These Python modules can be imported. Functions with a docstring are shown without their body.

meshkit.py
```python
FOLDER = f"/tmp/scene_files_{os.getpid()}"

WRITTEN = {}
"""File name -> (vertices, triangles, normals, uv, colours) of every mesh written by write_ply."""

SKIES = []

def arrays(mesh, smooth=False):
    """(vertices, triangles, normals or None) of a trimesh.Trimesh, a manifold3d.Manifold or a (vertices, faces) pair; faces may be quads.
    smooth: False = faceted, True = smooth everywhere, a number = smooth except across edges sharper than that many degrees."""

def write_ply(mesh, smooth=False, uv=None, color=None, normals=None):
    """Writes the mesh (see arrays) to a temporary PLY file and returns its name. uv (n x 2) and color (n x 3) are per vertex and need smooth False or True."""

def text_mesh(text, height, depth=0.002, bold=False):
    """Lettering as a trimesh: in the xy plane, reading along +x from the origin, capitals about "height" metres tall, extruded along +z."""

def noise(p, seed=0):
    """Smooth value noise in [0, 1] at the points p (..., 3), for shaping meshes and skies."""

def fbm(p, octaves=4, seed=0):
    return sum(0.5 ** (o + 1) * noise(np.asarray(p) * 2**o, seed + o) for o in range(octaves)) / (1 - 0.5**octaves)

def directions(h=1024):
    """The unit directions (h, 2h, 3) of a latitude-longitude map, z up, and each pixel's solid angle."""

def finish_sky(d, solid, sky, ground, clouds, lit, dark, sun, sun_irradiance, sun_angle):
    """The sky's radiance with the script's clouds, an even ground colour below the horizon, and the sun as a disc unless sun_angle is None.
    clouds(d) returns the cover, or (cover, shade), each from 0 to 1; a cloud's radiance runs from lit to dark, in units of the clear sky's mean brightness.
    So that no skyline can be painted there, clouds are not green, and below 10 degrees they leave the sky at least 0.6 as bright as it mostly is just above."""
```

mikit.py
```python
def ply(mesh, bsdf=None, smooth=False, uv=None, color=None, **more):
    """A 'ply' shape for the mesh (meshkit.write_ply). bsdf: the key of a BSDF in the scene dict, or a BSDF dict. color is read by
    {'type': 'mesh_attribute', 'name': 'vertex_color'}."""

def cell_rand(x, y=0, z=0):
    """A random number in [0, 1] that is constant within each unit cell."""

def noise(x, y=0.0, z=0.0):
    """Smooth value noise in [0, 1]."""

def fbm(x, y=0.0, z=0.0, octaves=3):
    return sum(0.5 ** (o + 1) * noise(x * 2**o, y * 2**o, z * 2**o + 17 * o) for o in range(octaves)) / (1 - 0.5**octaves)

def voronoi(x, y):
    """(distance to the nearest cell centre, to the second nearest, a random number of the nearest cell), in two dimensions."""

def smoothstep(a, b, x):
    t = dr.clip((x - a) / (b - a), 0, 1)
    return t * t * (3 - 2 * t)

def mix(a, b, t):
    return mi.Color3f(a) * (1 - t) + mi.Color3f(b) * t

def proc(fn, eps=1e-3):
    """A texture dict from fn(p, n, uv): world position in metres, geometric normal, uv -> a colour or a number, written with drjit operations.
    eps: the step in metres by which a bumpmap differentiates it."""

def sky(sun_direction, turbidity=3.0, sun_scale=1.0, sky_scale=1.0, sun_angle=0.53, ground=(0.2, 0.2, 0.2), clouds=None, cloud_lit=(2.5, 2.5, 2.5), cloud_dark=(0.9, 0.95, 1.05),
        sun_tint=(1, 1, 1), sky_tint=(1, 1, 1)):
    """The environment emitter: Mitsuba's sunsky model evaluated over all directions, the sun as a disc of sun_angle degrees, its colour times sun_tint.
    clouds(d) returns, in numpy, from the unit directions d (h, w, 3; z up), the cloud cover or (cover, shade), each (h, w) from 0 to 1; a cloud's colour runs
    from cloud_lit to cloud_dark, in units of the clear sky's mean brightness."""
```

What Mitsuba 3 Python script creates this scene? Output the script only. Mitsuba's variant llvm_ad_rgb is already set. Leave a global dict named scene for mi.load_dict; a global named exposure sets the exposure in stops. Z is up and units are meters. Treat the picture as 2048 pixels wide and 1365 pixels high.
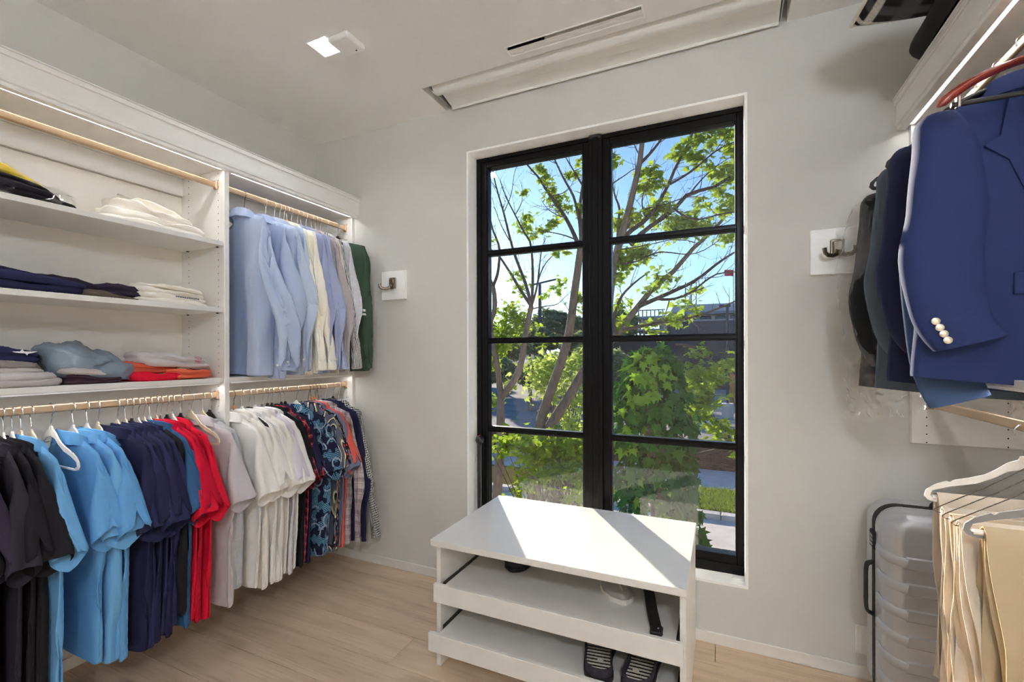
import math, random
import numpy as np, trimesh, drjit as dr, mitsuba as mi, mikit, meshkit
import scipy.sparse as sp
from scipy.spatial import Delaunay
from shapely import Polygon, contains_xy
from shapely.geometry import box as sbox
from mikit import noise, fbm, smoothstep, mix, cell_rand, voronoi
T = mi.ScalarTransform4f
scene, labels = {}, {}

# ---------------------------------------------------------------- camera, sky, sun, exposure
CZ, YAW, ROLL = 1.32, math.radians(-24.49), math.radians(-0.146)
FWD = np.array([math.sin(YAW), math.cos(YAW), 0.0])
RIGHT = np.array([math.cos(YAW), -math.sin(YAW), 0.0])
UP = np.array([0, 0, 1.0]) * math.cos(ROLL) - RIGHT * math.sin(ROLL)
scene['camera'] = {'type': 'perspective', 'fov': 2 * math.degrees(math.atan(1024 / 915.67)), 'fov_axis': 'x', 'near_clip': 0.02, 'far_clip': 2000.0,
                   'principal_point_offset_x': 0.0, 'principal_point_offset_y': -(708.3 - 682.5) / 1365,
                   'to_world': T().look_at([0, 0, CZ], [float(FWD[0]), float(FWD[1]), CZ], [float(v) for v in UP])}
SUN_AZ, SUN_EL = math.radians(34.5), math.radians(15.4)
SUN = (-math.sin(SUN_AZ) * math.cos(SUN_EL), math.cos(SUN_AZ) * math.cos(SUN_EL), math.sin(SUN_EL))
scene['sky'] = mikit.sky(SUN, turbidity=2.0, sun_scale=2.4, sky_scale=1.15, sun_angle=0.9, ground=(0.22, 0.21, 0.2), sky_tint=(0.68, 0.95, 1.38), sun_tint=(0.76, 1.0, 1.68))
exposure = 2.65
STRIP, DOWN, GLOBE = 4.8, 20.0, 17.8          # radiance of the LED strips and of the ceiling downlights


# ---------------------------------------------------------------- helpers
def lin(*c):
    c = np.array(c, float) / 255
    return [float(v) for v in np.where(c <= 0.04045, c / 12.92, ((c + 0.055) / 1.055) ** 2.4)]


def rgb(*c):
    return {'type': 'rgb', 'value': lin(*c)}


def mat(name, col, rough=0.5, spec=0.5, two=True, bump=None, bscale=0.001, **kw):
    """A principled material under the key name; col is an sRGB triple or a texture dict."""
    b = {'type': 'principled', 'base_color': col if isinstance(col, dict) else rgb(*col), 'roughness': rough, 'specular': spec, **kw}
    if bump is not None:
        b = {'type': 'bumpmap', 'scale': bscale, 'tex': mikit.proc(bump), 'b': b}
    if two:
        b = {'type': 'twosided', 'b': b}
    scene[name] = b
    return name


_used = {}


def key_of(name, parent=None):
    base = f'{parent}__{name}' if parent else name
    if base not in _used:
        _used[base] = 0
        return base
    _used[base] += 1
    return f'{base}_{_used[base]:03d}'


def thing(name, label=None, cat=None, group=None, kind=None):
    k = key_of(name)
    d = {}
    if label: d['label'] = label
    if cat: d['category'] = cat
    if group: d['group'] = group
    if kind: d['kind'] = kind
    labels[k] = d
    return k


def put(key, mesh, bsdf, smooth=False, **kw):
    scene[key] = mikit.ply(mesh, bsdf, smooth, **kw)
    return key


def part(parent, name, mesh, bsdf, smooth=False, label=None, **kw):
    k = key_of(name, parent)
    put(k, mesh, bsdf, smooth, **kw)
    if label: labels[k] = {'label': label}
    return k


def share(parent, name, shape, to_world=None):
    k = key_of(name, parent)
    d = dict(shape)
    if to_world is not None: d['to_world'] = to_world
    scene[k] = d
    return k


def cat_mesh(ms):
    return trimesh.util.concatenate([m if isinstance(m, trimesh.Trimesh) else trimesh.Trimesh(np.asarray(m[0], float), tri(m[1]), process=False) for m in ms])


def tri(f):
    f = np.asarray(f, int)
    return np.vstack([f[:, [0, 1, 2]], f[:, [0, 2, 3]]]) if f.shape[1] == 4 else f


def box(x0, x1, y0, y1, z0, z1, c=0.002):
    """A box with chamfered edges."""
    lo, hi = np.array([min(x0, x1), min(y0, y1), min(z0, z1)]), np.array([max(x0, x1), max(y0, y1), max(z0, z1)])
    c = min(c, float((hi - lo).min()) * 0.45)
    if c <= 0:
        m = trimesh.creation.box(extents=hi - lo); m.apply_translation((lo + hi) / 2); return m
    pts = []
    for s in np.ndindex(2, 2, 2):
        p = np.where(s, hi, lo); q = np.where(s, -c, c)
        for a in range(3):
            r = p + q; r[a] = p[a]; pts.append(r)
    return trimesh.Trimesh(np.array(pts)).convex_hull


def rbox(x0, x1, y0, y1, z0, z1, r, n=5):
    """A box with round edges (hull of eight spheres)."""
    s = trimesh.creation.uv_sphere(r, count=[2 * n, 4 * n]).vertices
    cs = [np.array([a, b, c]) for a in (x0 + r, x1 - r) for b in (y0 + r, y1 - r) for c in (z0 + r, z1 - r)]
    return trimesh.Trimesh(np.vstack([s + c for c in cs])).convex_hull


def tube(pts, r, n=8, cap=True, ry=None, upv=None, closed=False):
    """A polyline swept by a circle (or an ellipse r x ry); r may be a list."""
    p = np.asarray(pts, float); m = len(p)
    t = np.gradient(p, axis=0)
    if closed: t = np.roll(p, -1, 0) - np.roll(p, 1, 0)
    t /= np.linalg.norm(t, axis=1, keepdims=True) + 1e-12
    ref = np.array(upv if upv is not None else ([0, 0, 1.0] if np.abs(t[:, 2]).mean() < 0.8 else [1.0, 0, 0]), float)
    a = np.cross(t, ref); bad = np.linalg.norm(a, axis=1) < 1e-6
    a[bad] = [0, 1, 0]
    a /= np.linalg.norm(a, axis=1, keepdims=True)
    b = np.cross(a, t)
    r = np.broadcast_to(np.asarray(r, float), (m,)); q = r if ry is None else np.broadcast_to(np.asarray(ry, float), (m,))
    ang = np.arange(n) * 2 * np.pi / n
    v = p[:, None] + r[:, None, None] * np.cos(ang)[None, :, None] * a[:, None] + q[:, None, None] * np.sin(ang)[None, :, None] * b[:, None]
    v = v.reshape(-1, 3)
    rows = m if closed else m - 1
    i, j = np.meshgrid(np.arange(rows), np.arange(n), indexing='ij')
    i2 = (i + 1) % m
    f = np.stack([i * n + j, i * n + (j + 1) % n, i2 * n + (j + 1) % n, i2 * n + j], -1).reshape(-1, 4)
    f = tri(f)
    if cap and not closed:
        v = np.vstack([v, p[0], p[-1]]); k = len(v)
        jj = np.arange(n)
        f = np.vstack([f, np.stack([np.full(n, k - 2), (jj + 1) % n, jj], 1), np.stack([np.full(n, k - 1), (m - 1) * n + jj, (m - 1) * n + (jj + 1) % n], 1)])
    return trimesh.Trimesh(v, f[:, ::-1], process=False)


def extrude(poly2d, axis, a0, a1):
    """A polygon (list of pairs) extruded along an axis from a0 to a1; pairs are the other two axes in x, y, z order."""
    p = Polygon(poly2d) if not isinstance(poly2d, Polygon) else poly2d
    m = trimesh.creation.extrude_polygon(p, a1 - a0, engine='earcut')
    v = m.vertices.copy(); w = np.empty_like(v)
    o = [i for i in range(3) if i != axis]
    w[:, o[0]], w[:, o[1]], w[:, axis] = v[:, 0], v[:, 1], v[:, 2] + a0
    f = m.faces if axis != 1 else m.faces[:, ::-1]
    return trimesh.Trimesh(w, f, process=False)


def lathe(prof, n=24, centre=(0, 0, 0)):
    """(radius, z) pairs turned round the z axis."""
    m = trimesh.creation.revolve(np.array(prof, float), sections=n)
    m.apply_translation(centre); return m


def arc(cx, cy, r, a0, a1, n):
    t = np.radians(np.linspace(a0, a1, n))
    return [(cx + r * math.cos(x), cy + r * math.sin(x)) for x in t]
# ---------------------------------------------------------------- room materials
W, XL, XR, YB, CEIL = 2.277, -2.493, 1.01, -1.7, 2.74
WL, WR, WB, WT = -1.32, 0.110, 0.276, 2.478
mat('wall_paint', (206, 204, 199), 0.75, 0.25, bump=lambda p, n, uv: fbm(p[0] * 160, p[1] * 160, p[2] * 160, 2), bscale=0.0004)
mat('ceiling_paint', (228, 226, 222), 0.8, 0.2)
mat('trim_paint', (226, 224, 219), 0.4, 0.4)
mat('reveal_paint', (248, 248, 245), 0.5, 0.3)


def wood(seed, tone):
    a, b, c = ([float(v) * tone for v in lin(*x)] for x in ((210, 186, 160), (195, 170, 144), (157, 134, 112)))

    def fn(p, n, uv):
        x, y = p[0] + seed * 7.3, p[1]
        w = fbm(x * 1.3, y * 9, seed, 3) * 2.0
        ring = dr.sin((y * 55 + w * 5.0 + fbm(x * 0.8, y * 3, seed + 5.0, 2) * 10))
        fine = fbm(x * 7, y * 260, seed, 2)
        k = fbm(x * 1.6, y * 7, seed + 9.0, 3)
        knot = smoothstep(0.68, 0.86, k)
        col = mix(mix(a, b, smoothstep(-0.9, 1.0, ring) * 0.45 + fine * 0.45), c, knot * 0.75 + smoothstep(0.62, 0.85, fine) * 0.25)
        return col
    return mikit.proc(fn)


for i, tn in enumerate((1.0, 0.93, 1.05)):
    mat(f'oak_{i}', wood(float(i), tn), 0.45, 0.35)
mat('floor_gap', (88, 66, 48), 0.9, 0.1)

# ---------------------------------------------------------------- shell
struct = lambda name, lab: thing(name, lab, kind='structure')
# floor: a dark base with oak boards laid along x
fl = struct('floor', 'wide oak plank floor of the closet')
put(fl, box(XL - .1, XR + .1, YB - .1, W + .1, -0.2, -0.0155, 0), 'floor_gap')
PW = 0.195
rng = np.random.default_rng(5)
ys = 1.945 + PW - 0.0 + np.arange(-20, 2) * PW
boards = 0
for r, y0 in enumerate(ys):
    y1 = min(y0 + PW, W)
    if y1 <= YB or y0 >= W: continue
    cuts = [XL]
    x = XL + (1.3 if r % 2 else 2.25) + rng.uniform(-.3, .3) if 1.0 < y0 else XL + rng.uniform(.5, 2)
    while x < XR - .3:
        cuts.append(x); x += rng.uniform(1.8, 2.4)
    cuts.append(XR)
    for a, b in zip(cuts, cuts[1:]):
        part('floor', 'plank', box(a + .0008, b - .0008, max(y0, YB) + .0009, y1 - .0009, -0.015, rng.uniform(-.0003, .0003), 0.0012), f'oak_{rng.integers(3)}')
# ceiling with the recess for the blind and cut-outs for the downlights and the air slot
PK = (-1.45, 0.262, 2.03, W)           # pocket x0 x1 y0 y1
SLOT = (-0.905, -0.29, 1.918, 1.988)
LIGHTS = [(-1.657, 1.565, .105), (.40, 0.2, .105), (-1.465, -1.1, .105)]
hole = sbox(PK[0], PK[2], PK[1], PK[3] + .3).union(sbox(SLOT[0], SLOT[2], SLOT[1], SLOT[3]))
for (x, y, s) in LIGHTS: hole = hole.union(sbox(x - s / 2, y - s / 2, x + s / 2, y + s / 2))
cp = sbox(XL - .2, YB - .2, XR + .2, W + .2).difference(hole)
cm = trimesh.util.concatenate([trimesh.creation.extrude_polygon(g, 0.13, engine='earcut') for g in getattr(cp, 'geoms', [cp])])
cm.apply_translation([0, 0, CEIL])
ce = struct('ceiling', 'flat off-white plaster ceiling')
put(ce, cat_mesh([cm, box(XL - .2, XR + .2, YB - .2, W + .2, CEIL + .13, CEIL + .25, 0)]), 'ceiling_paint')
# walls
wp = sbox(XL - .2, -.2, XR + .2, CEIL + .13).difference(sbox(WL, WB, WR, WT))
put(struct('wall_back', 'off-white painted wall with the tall window'), extrude(wp, 1, W, W + .22), 'wall_paint')
put(struct('wall_left', 'off-white painted wall behind the hanging shirts'), box(XL - .2, XL, YB - .2, W + .22, -.2, CEIL + .13, 0), 'wall_paint')
put(struct('wall_right', 'off-white painted wall behind the suits'), box(XR, XR + .2, YB - .2, W + .22, -.2, CEIL + .13, 0), 'wall_paint')
put(struct('wall_front', 'off-white painted wall of the closet behind the viewer'), box(XL - .2, XR + .2, YB - .2, YB, -.2, CEIL + .13, 0), 'wall_paint')
# baseboards
for nm, lab, (x0, x1, y0, y1) in (('baseboard_back', 'slim white baseboard under the window', (XL, XR, W - .009, W)),
                                 ('baseboard_left', 'slim white baseboard under the shirts', (XL, XL + .009, YB, W - .009)),
                                 ('baseboard_right', 'slim white baseboard under the suits', (XR - .009, XR, YB, W - .009))):
    put(struct(nm, lab), box(x0, x1, y0, y1, 0.0003, .052, .002), 'trim_paint')
# window reveal lining (white), a trim of four boards
tr = struct('trim_1', 'bright white plaster lining of the window recess')
WF = 2.372
e = .012
put(tr, cat_mesh([box(WL - .0, WL + e, W - .002, WF, WB, WT, .001), box(WR - e, WR, W - .002, WF, WB, WT, .001), box(WL, WR, W - .002, WF, WT - e, WT, .001)]), 'reveal_paint')
put(struct('trim_2', 'white window sill board'), box(WL - .0, WR + .0, W - .004, WF, WB - .004, WB + e, .002), 'reveal_paint')

# ---------------------------------------------------------------- window
mat('black_frame', (9, 8, 10), 0.33, 0.18)
scene['pane_glass'] = {'type': 'thindielectric', 'int_ior': 1.5}
win = struct('window_1', 'tall black framed casement window in two sashes')
P1, P2, P3, P4, PT, PB = -1.2457, -.6666, -.523, .0686, 2.411, .371
x0, x1, z0, z1 = WL + e, WR - e, WB + e, WT - e
# outer frame: stepped profile, deeper outside
fr = [box(x0, P1 - .035, WF, 2.50, z0, z1, .003), box(P4 + .035, x1, WF, 2.50, z0, z1, .003), box(x0, x1, WF, 2.50, PT + .035, z1, .003), box(x0, x1, WF, 2.50, z0, PB - .04, .003)]
part(win, 'frame', cat_mesh(fr), 'black_frame')
part(win, 'mullion', cat_mesh([box(-.630, -.560, WF - .012, 2.50, z0, z1, .003), box(-.612, -.578, WF - .018, WF, z0, z1, .004)]), 'black_frame')
for (a, b, la, lb) in ((P1, P2, P1 - .038, -.628), (P3, P4, -.562, P4 + .038)):
    sa = part(win, 'sash', cat_mesh([box(la, a, WF + .010, 2.445, PB - .045, PT + .038, .003), box(b, lb, WF + .010, 2.445, PB - .045, PT + .038, .003),
                                     box(a - .002, b + .002, WF + .010, 2.445, PT, PT + .038, .003), box(a - .002, b + .002, WF + .010, 2.445, PB - .045, PB, .003),
                                     box(la, a + .006, WF + .016, 2.43, PB - .04, PT + .03, .002), box(b - .006, lb, WF + .016, 2.43, PB - .04, PT + .03, .002)]), 'black_frame')
    zz = [PB, .8802, 1.3977, 1.912, PT]
    for m in zz[1:4]:
        part(sa, 'muntin', cat_mesh([box(a - .003, b + .003, WF + .018, 2.437, m - .016, m + .016, .004), box(a - .003, b + .003, WF + .012, WF + .02, m - .009, m + .009, .003)]), 'black_frame')
    for q0, q1 in zip(zz, zz[1:]):
        part(sa, 'pane', (np.array([[a, 2.405, q0], [b, 2.405, q0], [b, 2.405, q1], [a, 2.405, q1]]), np.array([[0, 1, 2, 3]])), 'pane_glass')
mat('dark_plastic', (34, 34, 37), 0.4, 0.5)
mat('white_plastic', (235, 234, 231), 0.35, 0.5)
mat('red_plastic', (190, 40, 30), 0.4, 0.5)
s = thing('window_sensor', 'small dark window sensor clipped to the top of the window mullion', 'sensor')
put(s, cat_mesh([box(-.628, -.562, WF - .020, WF - .001, WT - .032, WT - .0122, .006), box(-.62, -.57, WF - .024, WF - .02, WT - .029, WT - .016, .003)]), 'dark_plastic')
s = thing('window_latch', 'small white latch piece lying at the right end of the window sill', 'latch')
put(s, cat_mesh([box(.045, .098, 2.315, 2.337, WB + .0123, WB + .020, .003), box(.05, .062, 2.318, 2.334, WB + .019, WB + .027, .003)]), 'white_plastic')
# black stick with a ball knob in the left corner of the recess
mat('black_lacquer', (22, 21, 23), 0.22, 0.6)
s = thing('walking_stick', 'black stick with round ball knob leaning in the window corner left of the chest', 'walking stick')
part(s, 'shaft', tube([(-1.272, 2.335, WB + .0125), (-1.272, 2.340, .802)], .0125, 16), 'black_lacquer', 40)
b = trimesh.creation.icosphere(3, .0255); b.apply_translation([-1.272, 2.340, .822])
kb = part(s, 'knob', b, 'black_lacquer', True)
part(kb, 'cap', lathe([(0, .0272), (.005, .0265), (.007, .0245), (0, .0235)], 16, (-1.272, 2.340, .822)), 'red_plastic', 40)

# ---------------------------------------------------------------- ceiling fittings
mat('blind_fabric', (226, 225, 220), 0.8, 0.2)
mat('grey_metal', (150, 150, 150), 0.35, 0.5, metallic=0.8)
s = thing('roller_blind', 'rolled up white window blind in the ceiling recess above the window', 'blind')
ry, rz = 2.096, CEIL + .036
part(s, 'roll', tube([(PK[0] + .045, ry, rz), (PK[1] - .03, ry, rz)], .046, 48), 'blind_fabric', 40)
part(s, 'fabric', extrude([(2.138, CEIL + .030), (2.205, CEIL + .014), (2.205, CEIL + .017), (2.138, CEIL + .034)], 0, PK[0] + .047, PK[1] - .032), 'blind_fabric')
part(s, 'hem_bar', cat_mesh([extrude([(2.204, CEIL + .0135), (2.262, CEIL - .002), (2.262, CEIL + .004), (2.204, CEIL + .020)], 0, PK[0] + .047, PK[1] - .032), box(PK[0] + .047, PK[1] - .032, 2.256, 2.263, CEIL - .012, CEIL + .006, .002)]), 'blind_fabric')
for x in (PK[0] + .036, PK[1] - .026):
    br = part(s, 'bracket', cat_mesh([box(x - .003, x + .003, ry - .05, 2.262, CEIL + .004, CEIL + .128, .001), box(x - .002, x + .004, ry - .05, ry - .044, CEIL + .004, CEIL + .1, .001)]), 'grey_metal')
    part(br, 'end_cap', tube([(x - .006, ry, rz), (x + .007, ry, rz)], .036, 28), 'white_plastic', 40)
# air slot
mat('slot_grey', (176, 178, 170), 0.4, 0.4)
mat('slot_black', (14, 14, 15), 0.6, 0.2)
s = thing('air_diffuser', 'long narrow air slot in the ceiling, partly black and partly grey', 'air vent')
a0, a1, b0, b1 = SLOT
part(s, 'frame', cat_mesh([box(a0 - .004, a1 + .004, b0 - .004, b0 + .003, CEIL - .003, CEIL + .01, .001), box(a0 - .004, a1 + .004, b1 - .003, b1 + .004, CEIL - .003, CEIL + .01, .001),
                           box(a0 - .004, a0 + .003, b0, b1, CEIL - .003, CEIL + .01, .001), box(a1 - .003, a1 + .004, b0, b1, CEIL - .003, CEIL + .01, .001)]), 'white_plastic')
part(s, 'plenum', box(a0, a1, b0, b1, CEIL + .06, CEIL + .12, .001), 'slot_black', label='black plenum behind the slot')
part(s, 'centre_blade', cat_mesh([box(a0, a1, b0 + .026, b1 - .003, CEIL + .000, CEIL + .012, .002), box(a0, a1, b0 + .044, b0 + .047, CEIL - .002, CEIL + .0, .0005)]), 'trim_paint')
part(s, 'liner', box(a0 + .002, a0 + .185, b0 + .0225, b0 + .0258, CEIL + .0006, CEIL + .06, 0), 'slot_black', label='black inside of the rear slot')
part(s, 'deflector', box(a0 + .186, a1 - .003, b0 + .0225, b0 + .0258, CEIL + .0006, CEIL + .02, 0), 'slot_grey', label='grey deflector in the rear slot')
part(s, 'deflector', box(a0 + .185, a1 - .002, b0 + .004, b0 + .027, CEIL + .014, CEIL + .018, .001), 'slot_grey')
# smoke detector
s = thing('smoke_detector', 'white rounded square smoke detector on the ceiling beside the downlight', 'smoke detector')
part(s, 'body', rbox(-1.595, -1.475, 1.515, 1.635, CEIL - .030, CEIL - .0003, .014), 'white_plastic', 40)
part(s, 'indicator', lathe([(0, 0), (.0035, 0), (.0035, -.002), (0, -.002)], 12, (-1.51, 1.61, CEIL - .0302)), 'dark_plastic')
# downlights
scene['lamp_body'] = {'type': 'twosided', 'b': {'type': 'diffuse', 'reflectance': rgb(235, 232, 224)}}
for i, (x, y, q) in enumerate(LIGHTS):
    s = thing('downlight', ('square recessed ceiling downlight beside the smoke detector', 'recessed ceiling downlight on the suit side', 'recessed ceiling downlight behind the viewer on the shirt side')[i], 'ceiling light', 'ceiling downlights')
    h = q / 2
    part(s, 'trim', cat_mesh([box(x - h - .007, x + h + .007, y - h - .007, y - h, CEIL - .003, CEIL - .0002, .001), box(x - h - .007, x + h + .007, y + h, y + h + .007, CEIL - .003, CEIL - .0002, .001),
                              box(x - h - .007, x - h, y - h, y + h, CEIL - .003, CEIL - .0002, .001), box(x + h, x + h + .007, y - h, y + h, CEIL - .003, CEIL - .0002, .001)]), 'white_plastic')
    g = .0009
    v = np.array([[x - h + g, y - h + g, CEIL], [x + h - g, y - h + g, CEIL], [x + h - g, y + h - g, CEIL], [x - h + g, y + h - g, CEIL],
                  [x - .044, y - .044, CEIL + .035], [x + .044, y - .044, CEIL + .035], [x + .044, y + .044, CEIL + .035], [x - .044, y + .044, CEIL + .035]])
    part(s, 'reflector', (v, np.array([[0, 1, 5, 4], [1, 2, 6, 5], [2, 3, 7, 6], [3, 0, 4, 7]])), 'lamp_body')
    z = CEIL + .0348
    v = np.array([[x - .044, y - .044, z], [x - .044, y + .044, z], [x + .044, y + .044, z], [x + .044, y - .044, z]])
    part(s, 'lens', (v, np.array([[0, 1, 2, 3]])), 'lamp_body', emitter={'type': 'area', 'radiance': {'type': 'rgb', 'value': [DOWN * .90, DOWN, DOWN * 1.11]}})
# opal globe lamp hanging behind the viewer
s = thing('globe_lamp', 'opal glass globe lamp hanging from the ceiling behind the viewer', 'lamp')
gl = trimesh.creation.icosphere(3, .15); gl.apply_translation([.62, -1.0, 2.40])
part(s, 'globe', gl, 'lamp_body', True, emitter={'type': 'area', 'radiance': {'type': 'rgb', 'value': [GLOBE * .90, GLOBE, GLOBE * 1.11]}})
part(s, 'stem', tube([(.62, -1.0, 2.545), (.62, -1.0, CEIL - .002)], .006, 10), 'white_plastic', 40)
part(s, 'ceiling_rose', lathe([(0, 0), (.05, 0), (.05, -.015), (.01, -.025), (0, -.025)], 24, (.62, -1.0, CEIL - .0003)), 'white_plastic', 40)
# wall hooks on white backing plates
mat('bronze', (112, 100, 86), 0.32, 0.5, metallic=0.85)
for (xa, xb, za, zb, lab) in ((-1.918, -1.738, 1.656, 1.831, 'bronze double hook on a square white plate between shirts and window'), (.343, .525, 1.646, 1.832, 'bronze double hook on a square white plate beside the bagged suit')):
    s = thing('wall_hook', lab, 'hook', 'wall hooks on white plates')
    part(s, 'backplate', box(xa, xb, W - .021, W - .0003, za, zb, .0015), 'reveal_paint')
    cx, cz, y = (xa + xb) / 2, (za + zb) / 2 + .012, W - .021
    hk = part(s, 'hook', cat_mesh([box(cx - .024, cx + .024, y - .010, y, cz - .034, cz + .034, .003), box(cx - .017, cx + .017, y - .022, y - .008, cz - .026, cz + .026, .004)]), 'bronze')
    for sg in (-1, 1):
        pr = [(cx, y - .018, cz - .018), (cx + sg * .008, y - .026, cz - .03), (cx + sg * .022, y - .038, cz - .037), (cx + sg * .04, y - .052, cz - .036), (cx + sg * .050, y - .060, cz - .028), (cx + sg * .053, y - .062, cz - .008)]
        part(hk, 'prong', tube(pr, [.008, .007, .006, .006, .006, .0065], 10, ry=[.012, .010, .009, .009, .009, .010]), 'bronze', 50)
# socket plate low on the wall, half behind the suitcase
s = thing('wall_socket', 'white wall socket plate low on the wall left of the silver suitcase', 'socket')
part(s, 'plate', box(.497, .567, W - .006, W - .0003, .10, .215, .002), 'white_plastic')
part(s, 'insert', box(.515, .549, W - .0085, W - .006, .122, .193, .002), 'white_plastic')
# ---------------------------------------------------------------- hanging units
def holes(p, n, uv):
    """system holes: two columns of dark dots every 32 mm, drilled into the cheeks of the units"""
    x = dr.select(p[0] < -0.8, p[0] + 2.493, 1.01 - p[0])          # distance from the unit's wall
    z = (p[2] / 0.032 - dr.floor(p[2] / 0.032) - 0.5) * 0.032
    d1 = dr.sqrt(dr.square(x - 0.292) + z * z)
    d2 = dr.sqrt(dr.square(x - 0.062) + z * z)
    face = dr.abs(n[1]) > 0.9
    hole = face & (dr.minimum(d1, d2) < 0.0026)
    return dr.select(hole, mi.Color3f(0.02), mi.Color3f(*lin(233, 230, 225)))


mat('cheek_white', mikit.proc(holes), 0.38, 0.4)
mat('unit_white', (222, 220, 216), 0.38, 0.4)
mat('chest_white', (214, 212, 208), 0.36, 0.4)
mat('back_white', (226, 221, 213), 0.5, 0.35)
mat('pin_metal', (70, 66, 60), 0.4, 0.5, metallic=0.6)
mat('brass', (186, 158, 128), 0.34, 0.5, metallic=0.75)
scene['led_body'] = {'type': 'diffuse', 'reflectance': rgb(240, 240, 240)}
FD = .385          # fascia front from the wall
PD = .337          # panel front from the wall
RD = .283          # rod axis from the wall
R1, R2 = 2.137, 1.1265
FT, FB, TOPZ = 2.316, 2.206, 2.209


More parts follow.
